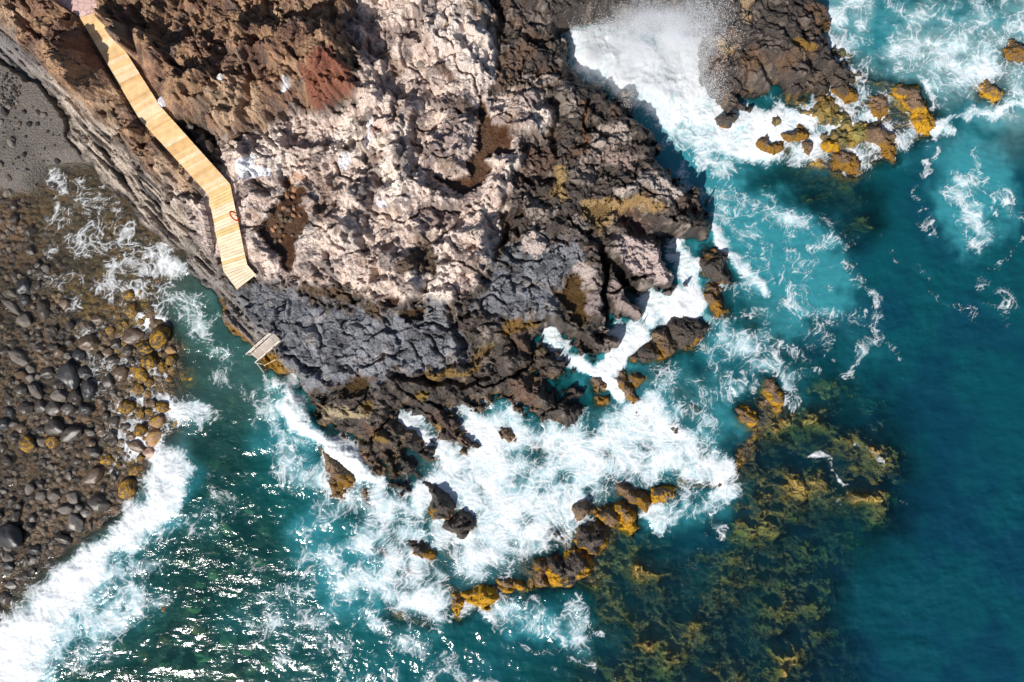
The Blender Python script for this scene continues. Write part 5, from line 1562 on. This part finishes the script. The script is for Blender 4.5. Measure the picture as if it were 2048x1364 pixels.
rows(0, 1040, [
    (105, 170, 142, 128, 20, 'wet', CBK, "huge black boulder at the left picture edge above the foam"), (65, 255, 92, 66, 10, 'dry', CGR, None), (905, 395, 64, 92, 25, 'wet', CBR, "brown boulder poking out in the middle of the white breaker"), (580, 505, 50, 36, -20, 'wet', CDK, None), (345, 310, 72, 58, 20, 'wet', CBK, None), (50, 400, 62, 50, 0, 'dry', CGR, None), (65, 480, 60, 48, 0, 'wet', CBK, None), (55, 565, 60, 42, 0, 'dry', CGR, None),
    (75, 680, 72, 42, 0, 'wet', CGR, None), (30, 820, 72, 80, 0, 'wet', CDK, None), (85, 985, 82, 90, 0, 'algae', CBR, None), (240, 1150, 72, 58, -20, 'wet', CBK, None), (60, 1315, 56, 80, 15, 'wet', CBK, None), (290, 1335, 62, 32, -8, 'wet', CDK, None), (320, 420, 50, 50, 0, 'wet', CGR, None), (640, 200, 90, 45, 25, 'wet', CDK, None)])
for r in ROWS:
    px, py, rx_, ry_, an, kd, co, lb = r
    if lb is None:
        lb, g = {'wet': (L_D, G1), 'dry': (L_G, G1), 'algae': (L_A, G2)}[kd]
        if kd == 'wet' and co in (CBR, CPK):
            lb, g = L_B, G1
    else:
        g = G2 if kd == 'algae' else G1
    boulder(px, py, rx_, ry_, an, kd, co, lb, g)
n_traced = len(placed)
# submerged ones, south west of the beach
SUB = [(458, 1058, 22, 13, 'green'), (476, 1089, 22, 18, 'algae'), (433, 1099, 12, 10, 'algae'), (435, 1145, 22, 18, 'green'), (403, 1165, 14, 12, 'green'), (388, 1210, 18, 16, 'green'), (398, 1253, 25, 16, 'algae'), (456, 1278, 22, 16, 'green'),
       (417, 1200, 12, 12, 'green'), (466, 1185, 12, 12, 'green'), (331, 1274, 12, 12, 'algae'), (409, 1300, 16, 10, 'green'), (497, 1298, 18, 12, 'green'), (290, 1307, 17, 20, 'algae'), (220, 1273, 17, 15, 'algae'), (160, 1337, 24, 20, 'algae'),
       (407, 1307, 20, 16, 'green'), (304, 1083, 12, 14, 'algae'), (334, 1212, 19, 20, 'algae'), (227, 1195, 14, 12, 'algae'), (280, 1097, 12, 10, 'green'), (520, 1120, 16, 12, 'green'), (560, 1180, 18, 14, 'green'), (370, 1340, 20, 14, 'green'), (470, 1345, 20, 15, 'algae'), (545, 1330, 16, 14, 'green'), (250, 1345, 15, 12, 'algae'), (360, 1120, 14, 10, 'green'), (345, 1050, 14, 10, 'green'), (372, 1015, 12, 12, 'algae'),
       (595, 1260, 20, 14, 'green'), (330, 1330, 14, 12, 'green'), (505, 1235, 16, 12, 'green'), (620, 1330, 18, 13, 'green'), (440, 985, 16, 11, 'green'), (500, 1020, 14, 10, 'green')]
for px, py, rx_, ry_, kd in SUB:
    boulder(px, py, rx_, ry_, rw.uniform(-40, 40), kd, (0.34, 0.42, 0.22) if kd == 'green' else CBR, L_S if kd == 'green' else "ochre boulder under the water off the beach", G3, z=-0.62, zoff=0.0, flat=1.0)
# the smaller ones packed between them
qcob = sdf([(-60, 395), (20, 385), (70, 480), (110, 560), (170, 650), (280, 640), (350, 700), (335, 860), (270, 930), (230, 1030), (170, 1070), (100, 1110), (40, 1190), (-20, 1250), (-60, 1250)], 60)
tries = 0
nf = 0
while nf < 118 and tries < 9000:
    tries += 1
    px, py = rw.uniform(-50, 350), rw.uniform(395, 1240)
    r_ = rw.choice([7, 8, 9, 10, 11, 13])
    if float(sample(qcob, np.array([px], f32), np.array([py], f32))[0]) < 2:
        continue
    if any((px - a_) ** 2 + (py - b_) ** 2 < (0.82 * (r_ + c_)) ** 2 for a_, b_, c_ in placed):
        continue
    nf += 1
    east = px > 230
    kd = rw.choice(['algae', 'wet'] if east else ['wet', 'wet', 'wet', 'dry'])
    co = CBR if east else (CGR if kd == 'dry' else CDK)
    boulder(px, py, r_, r_ * rw.uniform(.65, 1.0), rw.uniform(0, 180), kd, co,
            "small boulder wedged between the large beach boulders", "small boulders between the large ones")
# stones on the grey sand
G4 = "stones lying on the grey sand"
placed_s = []


def stone(px, py, r_, co, label, group, z=None, kd='dry'):
    boulder(px, py, r_, r_ * rw.uniform(.65, .95), rw.uniform(0, 180), kd, co, label, group, name="beach_stone", z=z)


SAND_ST = [(27, 287, 11, CGR), (18, 357, 8, CGR), (14, 225, 9, CBK), (22, 215, 7, CGR), (53, 226, 5, CBK), (79, 229, 6, CGR), (92, 232, 7, CGR), (63, 250, 6, CBK), (79, 250, 5, CBK), (41, 251, 6, CGR), (5, 245, 7, CGR), (99, 265, 4, CBK), (53, 311, 5, CBK), (113, 320, 7, CBK), (5, 330, 7, CGR), (8, 385, 10, CGR), (41, 317, 4, CBK), (57, 340, 3, CBK), (68, 218, 4, CGR), (110, 271, 3, CBK)]
for px, py, r_, co in SAND_ST:
    stone(px, py, r_, co, "dark stone scattered on the bare grey sand", G4)
for _ in range(4000):
    if len(placed_s) >= 62:
        break
    px, py = rw.uniform(-5, 48), rw.uniform(150, 222)
    if px > 46 - abs(py - 185) * .3 or any((px - a_) ** 2 + (py - b_) ** 2 < (0.85 * (3.4 + c_)) ** 2 for a_, b_, c_ in placed_s):
        continue
    r_ = rw.uniform(2.6, 4.4)
    placed_s.append((px, py, r_))
    stone(px, py, r_, rw.choice([CBK, CGR, CDK]), "small stone in the dense bed below the cliff foot", "stones bedded at the cliff foot")
for _ in range(30):
    px, py = rw.uniform(0, 140), rw.uniform(235, 345)
    stone(px, py, rw.uniform(1.4, 3), CBK, "dark stone scattered on the bare grey sand", G4)
# stones in and around the amber pool
G5 = "stones lying in the amber pool"
k6 = 1 / 6.82
for cx_, cy_, r_, co in [(780, 130, 115, CPK), (745, 260, 45, CPK), (665, 270, 25, CGR), (730, 360, 34, CPK), (640, 350, 45, CPK), (440, 548, 34, CGR), (665, 535, 42, CGR), (600, 510, 42, CPK), (735, 490, 25, CGR), (740, 530, 24, CPK), (730, 615, 38, CPK), (550, 610, 40, CGR), (570, 670, 36, CGR), (630, 680, 36, CGR),
                         (690, 690, 34, CGR), (340, 760, 28, CGR), (490, 770, 32, CPK), (455, 815, 36, CPK), (545, 835, 34, CGR), (245, 925, 42, CGR), (585, 755, 30, CGR), (715, 890, 24, CGR), (550, 965, 30, CPK), (480, 985, 44, CGR), (305, 850, 22, CGR), (820, 625, 30, CPK), (600, 890, 22, (0.25, .13, .03))]:
    big = r_ > 100
    o = boulder(480 + cx_ * k6, 340 + cy_ * k6, r_ * k6, r_ * k6 * rw.uniform(.6, .95), rw.uniform(0, 180), 'dry', tuple(c_ * 1.5 for c_ in co),
                "large pale slab of rock at the top of the amber pool" if big else ("grey stone lying in the amber pool" if co == CGR else "pinkish stone lying in the amber pool"), G5, name="pool_stone", z=3.3, zoff=0.02, flat=0.9 if not big else .5)
for px, py, r_, co, lb in [(393, 268, 6, CGR, "small grey stone, uppermost of four beside the boardwalk"), (402, 278, 11, CGR, "grey stone second from the top beside the boardwalk"), (417, 295, 15, CDK, "largest dark stone beside the boardwalk"), (380, 255, 8, CGR, "stone half hidden against the boardwalk edge"),
                           (169, 219, 8, CGR, "bluish grey stone left of the boardwalk"), (240, 228, 9, (0.5, .42, .4), "pale stone in the shaded hollow left of the boardwalk"), (325, 205, 11, (0.45, .45, .5), "white streaked stone against the boardwalk's notched right edge"), (842, 129, 8, CGR, "oval grey stone on the pale rock"), (823, 131, 4, CGR, "small round stone next to the oval grey one on the pale rock"), (441, 156, 7, (.5, .5, .5), "whitish stone in the brown lava right of the boardwalk"), (378, 482, 10, CGR, "larger rounded grey stone left of the boardwalk's lower end"), (392, 497, 9, CGR, "smaller rounded grey stone left of the boardwalk's lower end")]:
    X, Y, _ = wpt(px, py, 4.2)
    zz = ground_z(X, Y)
    boulder(px, py, r_, r_ * .8, rw.uniform(0, 180), 'dry', tuple(c_ * 1.3 for c_ in co), lb, "loose stones on the lava", name="loose_stone", z=zz, zoff=r_ / S * .3)

# ------------------------------------------------------------------ spray thrown up in the inlet
nd = np.random.default_rng(5)
cl = [  # centre on the plan, spread, height range, how many
    (1185, 100, 34, 26, 1.2, 2.2, 1500), (1290, 150, 60, 42, 0.9, 1.8, 1500), (1330, 90, 60, 40, 1.5, 2.8, 3000), (1370, 70, 48, 42, 1.8, 3.4, 5000), (1320, 25, 75, 34, 2.0, 3.6, 6000),
    (1400, 40, 46, 50, 2.2, 4.0, 5500), (1350, 205, 45, 30, .6, 1.3, 1500), (1410, 140, 28, 45, 1.2, 3.0, 4200), (1240, 62, 60, 18, 1.2, 3.0, 4500), (1300, -20, 90, 40, 2, 4.0, 4200), (1440, 70, 26, 50, 2, 4.0, 1500), (1425, 180, 26, 30, .8, 2.0, 2200), (1255, 195, 14, 14, 1.6, 2.6, 500), (1190, 58, 36, 10, 1.2, 2.4, 2600), (1142, 80, 12, 22, 1.2, 2.4, 1500)]
px_, py_, pz_ = [], [], []
for cx_, cy_, sx_, sy_, z0, z1, n in cl:
    n = int(n * 1.7)
    g1, g2 = nd.normal(size=n), nd.normal(size=n)
    a_ = 0.5
    px_.append(cx_ + sx_ * g1 * .8 + 8 * nd.normal(size=n))
    py_.append(cy_ + sy_ * g2 * .8 - 0.15 * sx_ * g1)
    pz_.append(z0 + (z1 - z0) * nd.random(n))
px_, py_, pz_ = (np.concatenate(q) for q in (px_, py_, pz_))
kk = (H - pz_) / H / S
dX, dY = (px_ - CX) * kk, (CY - py_) * kk
cn = fbm(dX / 1.6, dY / 1.6, 4, 201) + fbm(dX / .5, dY / .5, 2, 203) * .5
keepd = (cn > -0.28) & ~((px_ < 1140 + (py_ - 60) * .35) & (py_ > 40))
lim = np.interp(py_, [-200, 130, 190, 215, 245, 275, 330], [1000, 1150, 1200, 1245, 1275, 1300, 1320])
keepd &= px_ > lim
dX, dY, dz = dX[keepd], dY[keepd], pz_[keepd]
nn = len(dX)
rr = 0.008 + 0.019 * nd.random(nn) ** 3.0
base = np.array([(0, 0, .55), (1, 0, 0), (0, 1, 0), (-1, 0, 0), (0, -1, 0), (0, 0, -.55)], f32)
rot = nd.random(nn) * 6.28
ca, sa = np.cos(rot), np.sin(rot)
V4 = np.zeros((nn, 6, 3), f32)
for i in range(6):
    bx, by, bz = base[i]
    V4[:, i, 0] = dX + rr * (bx * ca - by * sa)
    V4[:, i, 1] = dY + rr * (bx * sa + by * ca)
    V4[:, i, 2] = dz + rr * bz
F4 = np.array([(0, 1, 2), (0, 2, 3), (0, 3, 4), (0, 4, 1), (5, 2, 1), (5, 3, 2), (5, 4, 3), (5, 1, 4)], np.int32)
tri = (np.arange(nn, dtype=np.int32)[:, None, None] * 6 + F4[None]).reshape(-1, 3)
me = bpy.data.meshes.new("sea_spray")
me.vertices.add(nn * 6)
me.vertices.foreach_set("co", V4.ravel())
me.loops.add(tri.size)
me.loops.foreach_set("vertex_index", tri.ravel())
me.polygons.add(len(tri))
me.polygons.foreach_set("loop_start", np.arange(0, tri.size, 3, dtype=np.int32))
me.polygons.foreach_set("use_smooth", np.ones(len(tri), bool))
me.update(calc_edges=True)
ms, nt, out = new_mat("flying spray")
d_ = N(nt, "ShaderNodeBsdfDiffuse")
d_.inputs[0].default_value = (0.93, 0.94, 0.95, 1)
t_ = N(nt, "ShaderNodeBsdfTranslucent")
t_.inputs[0].default_value = (0.93, 0.94, 0.95, 1)
mx = N(nt, "ShaderNodeMixShader")
mx.inputs[0].default_value = 0.1
nt.links.new(d_.outputs[0], mx.inputs[1])
nt.links.new(t_.outputs[0], mx.inputs[2])
nt.links.new(mx.outputs[0], out.inputs[0])
me.materials.append(ms)
o = bpy.data.objects.new("sea_spray", me)
COL.objects.link(o)
o["kind"] = "stuff"
tag(o, "white burst of spray thrown up from the inlet over the dark rocks", "spray")

# fine mist drifting off the burst
bm = bmesh.new()
for mx_, my_, mz_, ax_, ay_, az_ in ((1325, 70, 2.9, 4.6, 3.6, 1.5), (1215, 120, 1.9, 3.0, 2.6, 1.1), (1310, 165, 1.7, 3.6, 2.6, 1.0)):
    X, Y, _ = wpt(mx_, my_, mz_)
    bmesh.ops.create_icosphere(bm, subdivisions=3, radius=1.0, matrix=Matrix.Translation((X, Y, mz_)) @ Matrix.Diagonal((ax_, ay_, az_, 1)))
me = bpy.data.meshes.new("spray_mist")
bm.to_mesh(me)
bm.free()
mv, nt, out = new_mat("fine mist")
L = nt.links.new
pv = N(nt, "ShaderNodeVolumePrincipled")
pv.inputs["Color"].default_value = (0.97, 0.98, 1.0, 1)
pv.inputs["Anisotropy"].default_value = 0.0
geo = N(nt, "ShaderNodeNewGeometry")
nz = N(nt, "ShaderNodeTexNoise", i_Scale=0.55, i_Detail=4.0, i_Roughness=0.6)
L(geo.outputs["Position"], nz.inputs["Vector"])
den = None
for mx_, my_, mz_, ax_, ay_, az_, k_ in ((1325, 70, 2.9, 4.6, 3.6, 1.5, 1.5), (1215, 120, 1.9, 3.0, 2.6, 1.1, 1.3), (1310, 165, 1.7, 3.6, 2.6, 1.0, 0.7)):
    X, Y, _ = wpt(mx_, my_, mz_)
    sub = N(nt, "ShaderNodeVectorMath", operation='SUBTRACT')
    L(geo.outputs["Position"], sub.inputs[0])
    sub.inputs[1].default_value = (X, Y, mz_)
    dv = N(nt, "ShaderNodeVectorMath", operation='DIVIDE')
    L(sub.outputs[0], dv.inputs[0])
    dv.inputs[1].default_value = (ax_, ay_, az_)
    ln = N(nt, "ShaderNodeVectorMath", operation='LENGTH')
    L(dv.outputs[0], ln.inputs[0])
    d1 = mth(nt, 'MULTIPLY', maprange(nt, ln.outputs["Value"], 1.0, 0.15), k_)
    den = d1 if den is None else mth(nt, 'ADD', den, d1)
den = mth(nt, 'MULTIPLY', den, maprange(nt, nz.outputs[0], 0.36, 0.66))
L(den, pv.inputs["Density"])
L(pv.outputs[0], out.inputs["Volume"])
me.materials.append(mv)
o = bpy.data.objects.new("spray_mist", me)
COL.objects.link(o)
o["kind"] = "stuff"
tag(o, "pale mist hanging over the inlet around the burst of spray", "mist")
